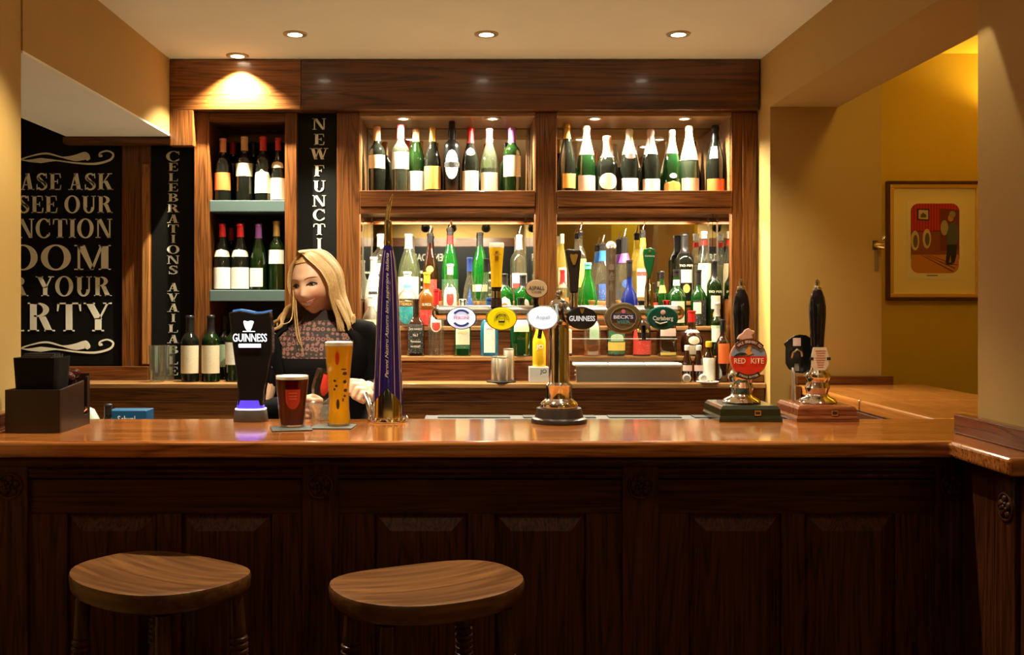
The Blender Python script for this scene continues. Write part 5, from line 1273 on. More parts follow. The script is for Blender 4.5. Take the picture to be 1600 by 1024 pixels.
# ---- two hand pumps
def pump(label, xa, xb, ubell, base_mat, dfr=2.963, depth=.21):
    t = thing('beer_pump', label, 'beer pump', ((xa + xb) / 2, dfr + depth / 2, ZB), 0, 'hand pumps on the bar top')
    w, e = (xb - xa) / 2, depth / 2
    bm = bmesh.new()
    lv = [(1.0, 0), (1.0, .010), (.975, .014), (.955, .017), (.94, .036), (.88, .044), (.84, .046)]
    rr = [[bm.verts.new((sx_ * (w - (1 - k) * .09), sy_ * (e - (1 - k) * .09), z)) for sx_, sy_ in ((-1, -1), (1, -1), (1, 1), (-1, 1))] for k, z in lv]
    for A, B in zip(rr, rr[1:]):
        for i in range(4): bm.faces.new((A[i], A[(i+1) % 4], B[(i+1) % 4], B[i]))
    bm.faces.new(rr[0][::-1]); bm.faces.new(rr[-1]); obj('plinth', bm, base_mat, t)
    bx = X(ubell, dfr + .10) - (xa + xb) / 2
    pl = obj('name_plate', sbox(-.009 + .02, .010 + .02, -e - .0022 + .004, -e - .0004 + .004, .018, .033), brass, t, bevel=.001)
    obj('plate_inset', sbox(-.006 + .02, .007 + .02, -e - .003 + .004, -e - .0022 + .004, .021, .030), ckb, pl)
    Sx = (dfr + .10) / F
    bell = [(.055, .0465), (.057, .050), (.050, .058), (.036, .064), (.030, .072), (.034, .084), (.037, .092), (.033, .100), (.030, .108), (.036, .118), (.038, .128), (.033, .138), (.026, .146), (.022, .160), (.020, .170)]
    bm = bmesh.new(); lathe(bm, bell, 32, (bx, 0, 0)); obj('bell', bm, chrome, t, True)
    HH = lambda v: Z(v, dfr + .10) - ZB
    hp = [(9.5, 565), (10, 545), (10.5, 530), (12, 510), (13.2, 492), (13, 478), (11, 465), (7.5, 455), (5.5, 452)]
    bm = bmesh.new(); lathe(bm, [(.6 * hp[0][0] * Sx, .165)] + [(a * Sx, HH(v)) for a, v in hp], 28, (bx, 0, 0)); obj('handle', bm, plain('pump handle', (.006, .005, .006), .07, coat=.5), t, True)
    fin = [(6, 453), (6.6, 450.5), (5, 447.5), (3, 446.5), (3.2, 444.5), (4, 442), (3.4, 439), (2, 438.6), (2.4, 437.8), (1.2, 436.3)]
    bm = bmesh.new(); lathe(bm, [(a * Sx, HH(v)) for a, v in fin], 20, (bx, 0, 0)); obj('finial', bm, chrome, t, True)
    return t, bx, e
olive = plain('plinth green', (.016, .018, .007), .25, coat=.3)
t, bx, e = pump('hand pump with black handle and round red bird clip on a dark green plinth', .739, .922, 1159, olive)
xm = (.739 + .922) / 2; dc = 2.985; S = dc / F
CX = lambda u: X(u, dc) - xm
CZ = lambda v: Z(v, dc) - ZB
yc = dc - (2.963 + .105)
circ = lambda k, a0=0, a1=360, n=40: [(CX(1169.5) + k * S * math.cos(R(a0 + (a1 - a0) * i / n)), CZ(560.5) + k * S * math.sin(R(a0 + (a1 - a0) * i / n))) for i in range(n + (0 if a1 - a0 == 360 else 1))]
bm = bmesh.new(); prism(bm, circ(29.5), yc, yc + .006, 'xz'); clip = obj('pump_clip', bm, plain('clip rim', (.70, .30, .16), .35), t, bevel=.001)
bm = bmesh.new(); prism(bm, circ(27.3, -188, 8), yc - .0012, yc, 'xz'); obj('red_field', bm, plain('clip red', (.66, .035, .012), .35), clip)
bm = bmesh.new(); prism(bm, circ(27.3, 8, 172), yc - .0012, yc, 'xz'); obj('sky_field', bm, plain('clip sky', (.22, .28, .38), .35), clip)
bm = bmesh.new(); prism(bm, [(CX(u), CZ(v)) for u, v in ((1163, 554), (1164, 549), (1168, 545), (1169, 540), (1174, 538.5), (1173.5, 544), (1172, 549), (1177, 552), (1172, 554.5), (1166, 556))], yc - .0022, yc - .0013, 'xz'); obj('bird_body', bm, plain('clip orange', (.70, .27, .04), .4), clip)
bm = bmesh.new(); prism(bm, [(CX(u), CZ(v)) for u, v in ((1146, 557.5), (1150, 553.5), (1157, 551), (1164, 551.5), (1168, 554.5), (1160, 555), (1152, 556))], yc - .0024, yc - .0014, 'xz'); obj('bird_wing', bm, ckb, clip)
def banner(a0, a1, r0, r1, m, nm):
    bm = bmesh.new(); n = 12
    P = lambda r, i: (CX(1169.5) + r * S * math.cos(R(a0 + (a1 - a0) * i / n)), CZ(560.5) + r * S * math.sin(R(a0 + (a1 - a0) * i / n)))
    for i in range(n): prism(bm, [P(r0, i), P(r1, i), P(r1, i+1), P(r0, i+1)], yc - .0035, yc - .0012, 'xz')
    return obj(nm, bm, m, clip)
ban = plain('clip maroon', (.10, .018, .010), .4)
banner(40, 136, 22, 31, ban, 'top_banner'); banner(232, 306, 25, 33, plain('clip dark', (.03, .02, .015), .4), 'foot_banner')
arc_lettering(clip, 'VALE BREWERY CO', (CX(1169.5), yc - .0042, CZ(560.5)), 26.3 * S, R(132), R(44), plain('clip cream', (.80, .64, .48), .4), .0075)
arc_lettering(clip, 'STRONG BITTER', (CX(1169.5), yc - .0042, CZ(560.5)), 28.8 * S, R(238), R(300), MATS['clip cream'], .006)
lettering(clip, 'RED', (CX(1155.5), yc - .003, CZ(564)), plain('clip letter', (.85, .60, .40), .4), w=18 * S, h=8.5 * S, bold=.015)
lettering(clip, 'KITE', (CX(1183), yc - .003, CZ(564)), MATS['clip letter'], w=20 * S, h=8.5 * S, bold=.015)
bm = bmesh.new(); prism(bm, [(CX(u), CZ(v)) for u, v in ((1151, 530), (1155, 524), (1161, 520), (1164, 515.5), (1170, 513), (1174, 516), (1179, 517.5), (1179, 521), (1175, 524), (1176, 529), (1168, 531), (1160, 532))], yc - .002, yc + .006, 'xz'); obj('lion_crest', bm, plain('crest pink', (.66, .36, .26), .4), clip, bevel=.002)
obj('clip_stay', sbox(CX(1166), CX(1172), yc + .0062, -.025, CZ(568), CZ(562)), chrome, clip)
t, bx, e = pump('hand pump with black handle and its black clip turned away, on a red-brown plinth', .963, 1.144, 1278, wood('plinth mahogany', (.11, .025, .008), (.24, .065, .02), 'x', .22, .4))
xm = (.963 + 1.144) / 2; dc = 3.00; S = dc / F; yc = dc - (2.963 + .105)
shape = [(1244, 540), (1251, 534), (1256, 530), (1262, 526.5), (1270, 525), (1280, 526), (1288, 531), (1291, 534), (1297, 540), (1294, 544), (1295, 560), (1293, 574), (1286, 583), (1275, 588), (1262, 587), (1252, 581), (1247, 572), (1247, 545)]
bm = bmesh.new(); prism(bm, [(CX(u), CZ(v)) for u, v in shape], .046, .052, 'xz'); clip = obj('turned_clip', bm, black, t, bevel=.001)
obj('white_sticker', sbox(CX(1258.5), CX(1271), .0445, .0458, CZ(543.5), CZ(530.5)), p_pink, clip)
obj('grey_tag', sbox(CX(1261), CX(1268), .0445, .0458, CZ(584), CZ(572)), plain('tag grey', (.22, .19, .16), .4), clip)
bm = bmesh.new(); tube(bm, [(CX(1256), .042, CZ(562)), (CX(1257), .036, CZ(554)), (CX(1263), .034, CZ(549)), (CX(1270), .036, CZ(552)), (CX(1272), .042, CZ(560))], .004, 8); obj('clip_spring', bm, steel, clip, True)
obj('clip_stay', sbox(bx - .004, bx + .004, .020, .0458, CZ(566), CZ(558)), chrome, clip)
notice = [(1271, 543), (1291, 543), (1295, 556), (1295, 570), (1290, 579), (1272, 579), (1268, 571), (1268, 556)]
bm = bmesh.new(); prism(bm, [(CX(u), CZ(v)) for u, v in notice], yc, yc + .003, 'xz'); nt_ = obj('cream_notice', bm, plain('notice cream', (.74, .58, .40), .5), t)
for k in range(8):
    w = (16 - (k % 3) * 2 - (6 if k > 5 else 0)) / 2
    obj('print_line', sbox(CX(1282 - w), CX(1282 + w), yc - .0006, yc - .0001, CZ(548.8 + k * 3.6), CZ(547.6 + k * 3.6)), plain('notice ink', (.62, .24, .16), .5), nt_)
for sgn in (-1, 1): obj('side_notch', sbox(CX(1281.5 + sgn * 13.5 - 3), CX(1281.5 + sgn * 13.5 + 3), yc - .0006, yc - .0001, CZ(563), CZ(558.5)), ckb, nt_)
obj('notice_stay', sbox(bx - .003, bx + .003, yc + .0032, -.018, CZ(566), CZ(560)), black, nt_)
bm = bmesh.new(); tube(bm, [(CX(1257.5), .03, .0465), (CX(1257.5), .034, CZ(588)), (CX(1258), .044, CZ(580))], .006, 10); obj('steel_rod', bm, steel, t, True)

# ================================================================== RIGHT HALL: picture, wall hook
t = thing('framed_picture', 'gilt framed comic print on the yellow hall wall', 'picture', (0, 0, 0))
d = 4.75; P = lambda u: X(u, d - .02); Q = lambda v: Z(v, d - .02)
def frame(u0, u1, v0, v1, w, y0, y1, m, nm):
    bm = bmesh.new()
    for a in ((u0, u1, v0, v0 + w), (u0, u1, v1 - w, v1), (u0, u0 + w, v0 + w, v1 - w), (u1 - w, u1, v0 + w, v1 - w)):
        box(bm, P(a[0]), P(a[1]), y0, y1, Q(a[3]), Q(a[2]))
    return obj(nm, bm, m, t, bevel=.003)
frame(1385.5, 1536, 283, 470, 5, d - .030, d - .001, plain('frame brown', (.10, .030, .008), .3), 'outer_frame')
frame(1390.5, 1531, 288, 465, 6, d - .026, d - .001, plain('frame gilt', (.90, .60, .14), .35, .7), 'gilt_frame')
obj('mount', sbox(P(1396.5), P(1525), d - .012, d - .004, Q(459), Q(294)), plain('mount cream', (.88, .74, .42), .6), t)
obj('print_sheet', sbox(P(1418), P(1504), d - .0135, d - .0125, Q(436), Q(315)), plain('print sheet', (.88, .78, .58), .6), t)
y = d - .0142
def flat(nm, pts, m, k=0):
    bm = bmesh.new(); prism(bm, [(P(u), Q(v)) for u, v in pts], y - .0004 - k * .0005, y - k * .0005 + .0003, 'xz'); return obj(nm, bm, m, t)
def rr(u0, u1, v0, v1, r, top=True, bot=True):
    out = []
    for cx, cy, a0, on in ((u1 - r, v0 + r, 90, top), (u0 + r, v0 + r, 180, top), (u0 + r, v1 - r, 270, bot), (u1 - r, v1 - r, 0, bot)):
        if on:
            for i in range(7):
                a = R(a0 + (-90 + 15 * i if a0 == 90 else 15 * i)) if False else R(a0 + 15 * i)
                out.append((cx + r * math.cos(a), cy - r * math.sin(a)))
    return out
def rr(u0, u1, v0, v1, r, top=True, bot=True):
    out = []
    for cx, cy, a0, on, cor in ((u1 - r, v0 + r, 0, top, (u1, v0)), (u0 + r, v0 + r, 90, top, (u0, v0)), (u0 + r, v1 - r, 180, bot, (u0, v1)), (u1 - r, v1 - r, 270, bot, (u1, v1))):
        if on: out += [(cx + r * math.cos(R(a0 + 15 * i)), cy - r * math.sin(R(a0 + 15 * i))) for i in range(7)]
        else: out.append(cor)
    return out
m_red, nt, bb = new_mat('comic red wall')
tc = nt.nodes.new('ShaderNodeTexCoord'); wv = nt.nodes.new('ShaderNodeTexWave'); wv.inputs['Scale'].default_value = 24
cr = nt.nodes.new('ShaderNodeValToRGB'); cr.color_ramp.elements[0].color = (.30, .012, .012, 1); cr.color_ramp.elements[1].color = (.60, .03, .025, 1)
nt.links.new(tc.outputs['Object'], wv.inputs['Vector']); nt.links.new(wv.outputs['Fac'], cr.inputs['Fac']); nt.links.new(cr.outputs['Color'], bb.inputs['Base Color'])
flat('comic_wall', rr(1424, 1500, 318, 362, 12, True, False), m_red)
flat('comic_panelling', rr(1424, 1500, 361, 405, 3, False, False), plain('comic brown', (.24, .07, .025), .6))
flat('comic_floor', rr(1424.5, 1499, 398, 427, 12, False, True), plain('comic floor', (.55, .22, .04), .6), 1)
for k in range(3): flat('floor_line', [(1440 + 6 * k, 399), (1441.5 + 6 * k, 399), (1491 + 3 * k, 424 - 5 * k), (1489 + 3 * k, 425 - 5 * k)], plain('comic line', (.12, .04, .02), .6), 2)
flat('comic_frame', [(1434, 326), (1453, 326.5), (1453, 345), (1434, 344)], ckb, 1); flat('comic_photo', [(1436, 328), (1451, 328.5), (1451, 343), (1436, 342)], plain('comic cream', (.60, .48, .32), .6), 2)
flat('photo_dark', [(1439, 336), (1443, 332), (1448, 336), (1448, 340), (1439, 340)], plain('comic grey', (.12, .10, .08), .6), 3)
def oval(cu, cv, ru, rv): return [(cu + ru * math.cos(2*PI*i/24), cv + rv * math.sin(2*PI*i/24)) for i in range(24)]
for cu, cv in ((1430.5, 376), (1449, 373)):
    flat('urinal', oval(cu, cv, 6.5, 15.5), MATS['comic cream'], 1); flat('urinal_bowl', oval(cu + .6, cv + 1, 3.6, 10), MATS['comic grey'], 2)
flat('comic_doorway', [(1470, 326), (1499, 328), (1499, 390), (1470, 392)], plain('comic dark', (.16, .03, .018), .6), 1)
flat('comic_sink', oval(1476.5, 356, 6, 12), plain('comic pale', (.42, .34, .24), .6), 2)
flat('trousers', [(1481, 380), (1496, 380), (1495, 400), (1492, 411), (1487, 411), (1486, 398), (1483, 412), (1478, 411), (1480, 395)], ckb, 3)
flat('jacket', [(1485, 349), (1493, 347), (1498, 354), (1498, 372), (1495, 382), (1480, 382), (1479, 368)], plain('comic blue', (.09, .10, .13), .6), 4)
flat('figure_head', oval(1486, 341, 4.5, 5.5), plain('comic flesh', (.55, .22, .10), .6), 5); flat('figure_hair', oval(1488.5, 335, 5, 5.5), plain('comic hair', (.30, .27, .18), .6), 6)
flat('shoes', [(1479, 411), (1488, 411), (1490, 414), (1478, 414)], ckb, 5)
flat('caption', [(1449, 430), (1466, 430), (1466, 431.4), (1449, 431.4)], MATS['comic grey'], 1)
t = thing('wall_hook', 'small brass latch on the wall corner left of the framed picture', 'hook', (0, 0, 0))
d = 4.318; A = lambda u: X(u, d); Bz = lambda v: Z(v, d)
obj('back_plate', sbox(A(1363), A(1371), d - .008, d, Bz(390), Bz(376)), plain('hook dark', (.10, .07, .04), .4, .5), t, bevel=.002)
bm = bmesh.new(); tube(bm, [(A(1367), d - .006, Bz(383)), (A(1372), d - .025, Bz(384)), (A(1377), d - .03, Bz(384))], [.012, .016, .018], 14); obj('latch_barrel', bm, brass, t, True)
bm = bmesh.new(); ball(bm, (A(1376), d - .03, Bz(373)), .009); obj('knob', bm, chrome, t, True)
obj('strap', sbox(A(1366), A(1373), d - .005, d, Bz(423), Bz(391)), plain('strap tan', (.22, .15, .07), .6), t, bevel=.001)

# ================================================================== THE BARMAID
PX0, PY0 = -0.485, 3.47
per = thing('person', 'smiling fair-haired woman in a black cardigan and lace-necked top working behind the bar', 'person', (PX0, PY0, 0))
HC = Vector((-0.014, -0.02, 1.510))
HM = Matrix.Translation(HC) @ Matrix.Rotation(R(-21), 4, 'Z') @ Matrix.Rotation(R(-7), 4, 'Y') @ Matrix.Rotation(R(5), 4, 'X')
def g2(x, s): return math.exp(-(x / s) ** 2)
def head_point(az, el):
    """head surface; az 0 = face, positive to the viewer's right"""
    ce, se = math.cos(el), math.sin(el)
    x, y, z = 0.0745 * ce * math.sin(az), -0.092 * ce * math.cos(az), 0.105 * se
    if z < 0:
        s = -z / 0.105
        x *= 1 - 0.36 * s ** 1.6
        if y > 0: y *= 1 - 0.55 * s
        else: y *= 1 + 0.06 * s
    fr = max(0.0, min(1.0, -y / 0.045)); fr = fr * fr * (3 - 2 * fr)
    d = 0
    if fr > 0:
        nz = 0
        if -0.052 < z < 0.012:
            q = (0.012 - z) / 0.064
            nz = (q ** 1.3) * (1.0 if q < 0.72 else max(0.0, (1 - q) / 0.28)) * 1.45
        d += 0.021 * g2(x, 0.0105 + 0.004 * max(0, min(1, -z / .04))) * nz
        d -= 0.008 * g2(abs(x) - 0.030, 0.016) * g2(z - 0.001, 0.013)
        d += 0.004 * g2(z - 0.022, 0.012) * g2(x, 0.045)
        d += 0.009 * g2(abs(x) - 0.040, 0.020) * g2(z + 0.034, 0.020)
        d += 0.006 * g2(x, 0.026) * g2(z + 0.062, 0.016)
        d -= 0.003 * g2(x, 0.02) * g2(z + 0.080, 0.006)
        d += 0.008 * g2(x, 0.020) * g2(z + 0.096, 0.014)
    return Vector((x, y - d * fr, z))
bm = bmesh.new()
n, m = 96, 72; grid = []; front = []
for j in range(1, m):
    el = -PI/2 + PI * j / m; row = []
    for i in range(n):
        p = head_point(-PI + 2 * PI * i / n, el)
        if p.y < -0.02: front.append(p)
        row.append(bm.verts.new(HM @ p))
    grid.append(row)
for A, B in zip(grid, grid[1:]):
    for i in range(n): bm.faces.new((A[i], A[(i+1) % n], B[(i+1) % n], B[i]))
bm.faces.new(grid[0][::-1]); bm.faces.new(grid[-1])
def fy(x, z):
    best = min(front, key=lambda p: (p.x - x) ** 2 + (p.z - z) ** 2); return best.y
for s in (-1, 1):
    ball(bm, HM @ Vector((s * 0.072, 0.008, -0.012)), (0.010, 0.017, 0.028), 12, 8)
capsule(bm, (0, 0.012, 1.30), (-0.004, 0.0, 1.45), 0.050, 0.047, 20)
TORSO = [(.78, .165, .115), (.92, .172, .118), (1.06, .136, .098), (1.16, .150, .106), (1.235, .164, .122), (1.30, .172, .100), (1.345, .145, .078), (1.372, .085, .062), (1.395, .055, .053)]
def loft(bm, rings, off=0.0, a0=0, a1=360, n=40, cy=0.0, close=True):
    rr = []
    for z, w, d in rings:
        full = abs(a1 - a0) >= 360
        cnt = n if full else n + 1
        rr.append([bm.verts.new(((w + off) * math.sin(R(a0 + (a1 - a0) * i / n)), cy - (d + off) * math.cos(R(a0 + (a1 - a0) * i / n)), z)) for i in range(cnt)])
    for A, B in zip(rr, rr[1:]):
        c = len(A)
        for i in range(c if full else c - 1): bm.faces.new((A[i], A[(i+1) % c], B[(i+1) % c], B[i]))
    if close and full: bm.faces.new(rr[0][::-1]); bm.faces.new(rr[-1])
    return rr
loft(bm, TORSO)
ARM = {1: [(.146, .0, 1.318), (.214, -.070, 1.095), (.188, -.300, 1.180)], -1: [(-.146, .0, 1.318), (-.192, -.115, 1.085), (-.030, -.330, 1.128)]}
for s in (1, -1):
    S_, E_, W_ = ARM[s]
    capsule(bm, S_, E_, .046, .036, 16); capsule(bm, E_, W_, .036, .024, 16)
    capsule(bm, (s * .082, .0, .80), (s * .085, -.01, .46), .078, .052, 16); capsule(bm, (s * .085, -.01, .46), (s * .09, .015, .07), .050, .036, 16)
    capsule(bm, (s * .09, .02, .045), (s * .10, -.12, .032), .040, .028, 12)
# her left hand: a loose fist round the chrome lever
lev = Vector((.185, -.392, 1.172)); ax = Vector((.56, -.42, -.62)).normalized()
C_ = Vector((.182, -.352, 1.178))
capsule(bm, ARM[1][2], C_, .024, .022, 14)
capsule(bm, C_ - ax * .022, C_ + ax * .026, .021, .019, 14)
for i, (ln, rad) in enumerate(((.030, .0095), (.033, .0098), (.031, .0094), (.025, .0085))):
    B_ = C_ + ax * (i - 1.4) * .0185 + Vector((-.006, -.016, .010))
    P1 = B_ + Vector((-.018, -.030, .004)) * (ln / .033)
    P2 = P1 + Vector((-.010, -.008, -.021)) * (ln / .033)
    P3 = P2 + Vector((.014, .006, -.009)) * (ln / .033)
    capsule(bm, B_, P1, rad * 1.08, rad, 10); capsule(bm, P1, P2, rad, rad * .94, 10); capsule(bm, P2, P3, rad * .94, rad * .82, 10)
tb = C_ - ax * .024 + Vector((-.008, .004, .006))
capsule(bm, tb, tb + Vector((-.024, -.020, -.002)), .0115, .0105, 10); capsule(bm, tb + Vector((-.024, -.020, -.002)), tb + Vector((-.030, -.042, -.010)), .0105, .0085, 10)
# her right hand round the stem of the tilted glass
C2 = Vector((-.002, -.372, 1.128)); ax2 = Vector((.25, 0, .95)).normalized()
capsule(bm, ARM[-1][2], C2, .024, .021, 14); capsule(bm, C2 - ax2 * .02, C2 + ax2 * .022, .019, .019, 12)
for i in range(4):
    B_ = C2 + ax2 * (1.5 - i) * .017 + Vector((.006, -.012, 0)); k = (1, 1.06, 1, .85)[i]
    P1 = B_ + Vector((.026, -.022, 0)) * k; P2 = P1 + Vector((.018, .010, 0)) * k; P3 = P2 + Vector((-.002, .016, 0)) * k
    capsule(bm, B_, P1, .0095, .009, 10); capsule(bm, P1, P2, .009, .0085, 10); capsule(bm, P2, P3, .0085, .0075, 10)
tb = C2 + ax2 * .026; capsule(bm, tb, tb + Vector((.022, .004, .008)), .011, .010, 10); capsule(bm, tb + Vector((.022, .004, .008)), tb + Vector((.040, -.004, .004)), .010, .008, 10)
# skin with rosier cheeks and lips where the face has them
sk, nt, b = new_mat('skin')
N, L = nt.nodes, nt.links
b.inputs['Roughness'].default_value = 0.48
b.inputs['Subsurface Weight'].default_value = 0.12; b.inputs['Subsurface Radius'].default_value = (.012, .005, .003); b.inputs['Subsurface Scale'].default_value = 0.4
tc = N.new('ShaderNodeTexCoord')
base = N.new('ShaderNodeRGB'); base.outputs[0].default_value = (0.76, 0.45, 0.29, 1)
cur = base.outputs[0]
for (hx, hz, rad, col) in ((.040, -.034, .030, (0.74, 0.30, 0.20, 1)), (-.040, -.034, .030, (0.74, 0.30, 0.20, 1)), (0, -.038, .014, (0.78, 0.38, 0.26, 1))):
    c = HM @ Vector((hx, fy(hx, hz), hz))
    sb = N.new('ShaderNodeVectorMath'); sb.operation = 'DISTANCE'; sb.inputs[1].default_value = c
    L.new(tc.outputs['Object'], sb.inputs[0])
    mr = N.new('ShaderNodeMapRange'); mr.inputs['From Min'].default_value = rad * .2; mr.inputs['From Max'].default_value = rad; mr.inputs['To Min'].default_value = .8; mr.inputs['To Max'].default_value = 0
    L.new(sb.outputs['Value'], mr.inputs['Value'])
    mx = N.new('ShaderNodeMix'); mx.data_type = 'RGBA'; L.new(mr.outputs['Result'], mx.inputs['Factor'])
    L.new(cur, mx.inputs['A']); mx.inputs['B'].default_value = col; cur = mx.outputs['Result']
L.new(cur, b.inputs['Base Color'])
body = obj('body', bm, sk, per)
md = body.modifiers.new('one skin', 'REMESH'); md.mode = 'VOXEL'; md.voxel_size = 0.0034; md.use_smooth_shade = True
md = body.modifiers.new('soften', 'SMOOTH'); md.factor = 0.5; md.iterations = 2
# ---- face details
def on_face(x, z, out=0.0): return HM @ Vector((x, fy(x, z) - out, z))
eye_w = plain('eye white', (.75, .68, .60), .2); iris = plain('iris dark', (.035, .022, .014), .15); lash = plain('lash dark', (.020, .010, .006), .6)
brow = plain('brow brown', (.34, .18, .07), .8); lip = plain('lip rose', (.60, .20, .15), .35); tooth = plain('tooth', (.86, .80, .70), .25)
for s in (-1, 1):
    cx, cz = s * .0300, .0005
    c = Vector((cx, fy(cx, cz) + .0085, cz))
    bm = bmesh.new(); ball(bm, HM @ c, .0112, 18, 12); e = obj('eye', bm, eye_w, per, True)
    g_ = (Vector((-.0035, -.0105, -.0015))).normalized()
    bm = bmesh.new(); ball(bm, HM @ (c + g_ * .0066), .0064, 14, 10); obj('iris', bm, iris, e, True)
    for k, (dz, w, r_, nm) in enumerate(((.0050, .0165, .0029, 'upper_lashes'), (-.0060, .0130, .0009, 'lower_lashes'))):
        pts = []
        for q in range(9):
            t_ = -1 + q / 4; xx = cx + t_ * w; zz = cz + dz * (1 - t_ * t_) - .0012 * abs(t_) * (1 if dz > 0 else 0)
            pts.append(on_face(xx, zz, .0030 if dz > 0 else .0016))
        bm = bmesh.new(); tube(bm, pts, [r_ * (.5 + .5 * (1 - abs(-1 + q / 4))) for q in range(9)], 8); obj(nm, bm, lash, per, True)
    pts = [on_face(cx + s * t_ * .019, cz + .0195 + .0035 * (1 - (t_ - .2) ** 2) , .001) for t_ in (-1, -.6, -.2, .2, .6, 1)]
    bm = bmesh.new(); tube(bm, pts, [.0008, .0014, .0016, .0014, .0010, .0005], 8, flat=.6); obj('eyebrow', bm, brow, per, True)
mz = -.0615
sm = lambda t_: .0145 * t_ * t_          # corners lifted by the smile
def mouth_curve(dz0, w, out): return [on_face(t_ * w, mz + sm(t_) + dz0 * (1 - t_ * t_), out) for t_ in (-1, -.8, -.6, -.4, -.2, 0, .2, .4, .6, .8, 1)]
def tp(r): return [r * (.45 + .55 * (1 - abs(t_) ** 2)) for t_ in (-1, -.8, -.6, -.4, -.2, 0, .2, .4, .6, .8, 1)]
bm = bmesh.new()
up, lo = mouth_curve(.0036, .0300, .0022), mouth_curve(-.0086, .0290, .0022)
U = [bm.verts.new(p) for p in up]; Lw = [bm.verts.new(p) for p in lo]
for i in range(10): bm.faces.new((U[i], U[i+1], Lw[i+1], Lw[i]))
obj('teeth', bm, tooth, per)
bm = bmesh.new(); tube(bm, mouth_curve(.0048, .0320, .0022), tp(.0020), 8); obj('upper_lip', bm, lip, per, True)
bm = bmesh.new(); tube(bm, mouth_curve(-.0100, .0312, .0026), tp(.0028), 8); obj('lower_lip', bm, lip, per, True)

# ---- hair
hm, nt, b = new_mat('blonde hair')
N, L = nt.nodes, nt.links
tc = N.new('ShaderNodeTexCoord'); mp = N.new('ShaderNodeMapping'); mp.inputs['Scale'].default_value = (260, 260, 9)
nz = N.new('ShaderNodeTexNoise'); nz.inputs['Detail'].default_value = 3
cr = N.new('ShaderNodeValToRGB'); cr.color_ramp.elements[0].position = .32; cr.color_ramp.elements[0].color = (.36, .18, .05, 1)
cr.color_ramp.elements[1].position = .68; cr.color_ramp.elements[1].color = (.86, .60, .27, 1)
L.new(tc.outputs['Object'], mp.inputs['Vector']); L.new(mp.outputs['Vector'], nz.inputs['Vector']); L.new(nz.outputs['Fac'], cr.inputs['Fac']); L.new(cr.outputs['Color'], b.inputs['Base Color'])
b.inputs['Roughness'].default_value = .42; b.inputs['Specular IOR Level'].default_value = .4
bp = N.new('ShaderNodeBump'); bp.inputs['Strength'].default_value = .5; bp.inputs['Distance'].default_value = .003
L.new(nz.outputs['Fac'], bp.inputs['Height']); L.new(bp.outputs['Normal'], b.inputs['Normal'])
bm = bmesh.new(); rnd = random.Random(11)
HR = (.081, .101, .114)
def hp(az, el, k=1.0): 
    a, e_ = R(az), R(el)
    return Vector((HR[0] * k * math.cos(e_) * math.sin(a), .004 - HR[1] * k * math.cos(e_) * math.cos(a), HR[2] * k * math.sin(e_)))
# close cap under the locks
rows = []
for j in range(15):
    row = []
    for i in range(48):
        az = -180 + 360 * i / 48
        d = abs(((az + 10) + 180) % 360 - 180)
        low = 42 if d < 60 else (42 - (d - 60) * 4 if d < 86 else -66)
        low = max(low, -66)
        el = 90 - (90 - low) * j / 14
        row.append(bm.verts.new(HM @ hp(az, el, .975)))
    rows.append(row)
for A, B in zip(rows, rows[1:]):
    for i in range(48): bm.faces.new((A[i], A[(i+1) % 48], B[(i+1) % 48], B[i]))
def lock(pts, w, fl=.30, taper=.35):
    P = smooth_path(pts, 5); n_ = len(P)
    out = HM @ Vector((0, .02, 0))
    tube(bm, P, [w * (.6 + .4 * math.sin(PI * i / n_)) * (1 if i < n_ * .72 else max(.06, 1 - ((i - n_ * .72) / (n_ * .28)) ** 1.6)) for i in range(n_)], 8, flat=fl, up=(P[1] - out).normalized())
part = lambda t_: Vector((-.016 + .004 * t_, -.058 + .10 * t_, .098 + .016 * math.sin(PI * (.35 + .4 * t_))))
def fall(p, dx, dy, z): return Vector((p.x + dx, p.y + dy, z))
HAIR_END = 1.362
# viewer's right side: swept across the brow, then down to the shoulder
for i in range(34):
    t_ = i / 33; az = 70 + 110 * t_
    s0 = part(min(1, t_ * 1.3)); k = 1.0 + rnd.uniform(-.015, .035)
    sweep = 30 * (1 - t_) ** 1.5
    pts = [HM @ s0, HM @ hp(az - sweep * 1.5 - 10 * (1 - t_), 66, k), HM @ hp(az - sweep * .85, 42, k * 1.01), HM @ hp(az - sweep * .2, 12, k * 1.04), HM @ hp(az + 2, -22, k * 1.10)]
    q = HM @ hp(az + 2, -28, k * 1.16)
    w_ = .010 * math.sin(t_ * 5); ze = HAIR_END + rnd.uniform(-.015, .03) + .02 * t_
    pts += [fall(q, .008 + .008 * (1 - t_), .004, 1.43), fall(q, .016 + .014 * (1 - t_) + rnd.uniform(-.004, .004), .010, 1.39), fall(q, .022 + .018 * (1 - t_) + rnd.uniform(-.006, .006), .008, ze), fall(q, .026 + .020 * (1 - t_) + rnd.uniform(-.008, .008), .004, ze - .035)]
    lock(pts, .0135 * rnd.uniform(.85, 1.15))
for i in range(12):
    t_ = i / 11; az0 = 58 + 14 * t_; k = 1.01 + rnd.uniform(-.01, .02)
    q = HM @ hp(az0 + 3, -28, k * 1.15)
    lock([HM @ part(.05 + .4 * t_), HM @ hp(az0 - 66 + 18 * t_, 62, k), HM @ hp(az0 - 36 + 12 * t_, 45, k * 1.01), HM @ hp(az0 - 10 + 4 * t_, 20, k * 1.03), HM @ hp(az0 + 1, -4, k * 1.06), HM @ hp(az0 + 2, -22, k * 1.11),
          fall(q, .006, .004, 1.43), fall(q, .016, .008, 1.395), fall(q, .026 + rnd.uniform(-.006, .006), .004, 1.35)], .0125 * rnd.uniform(.85, 1.15))
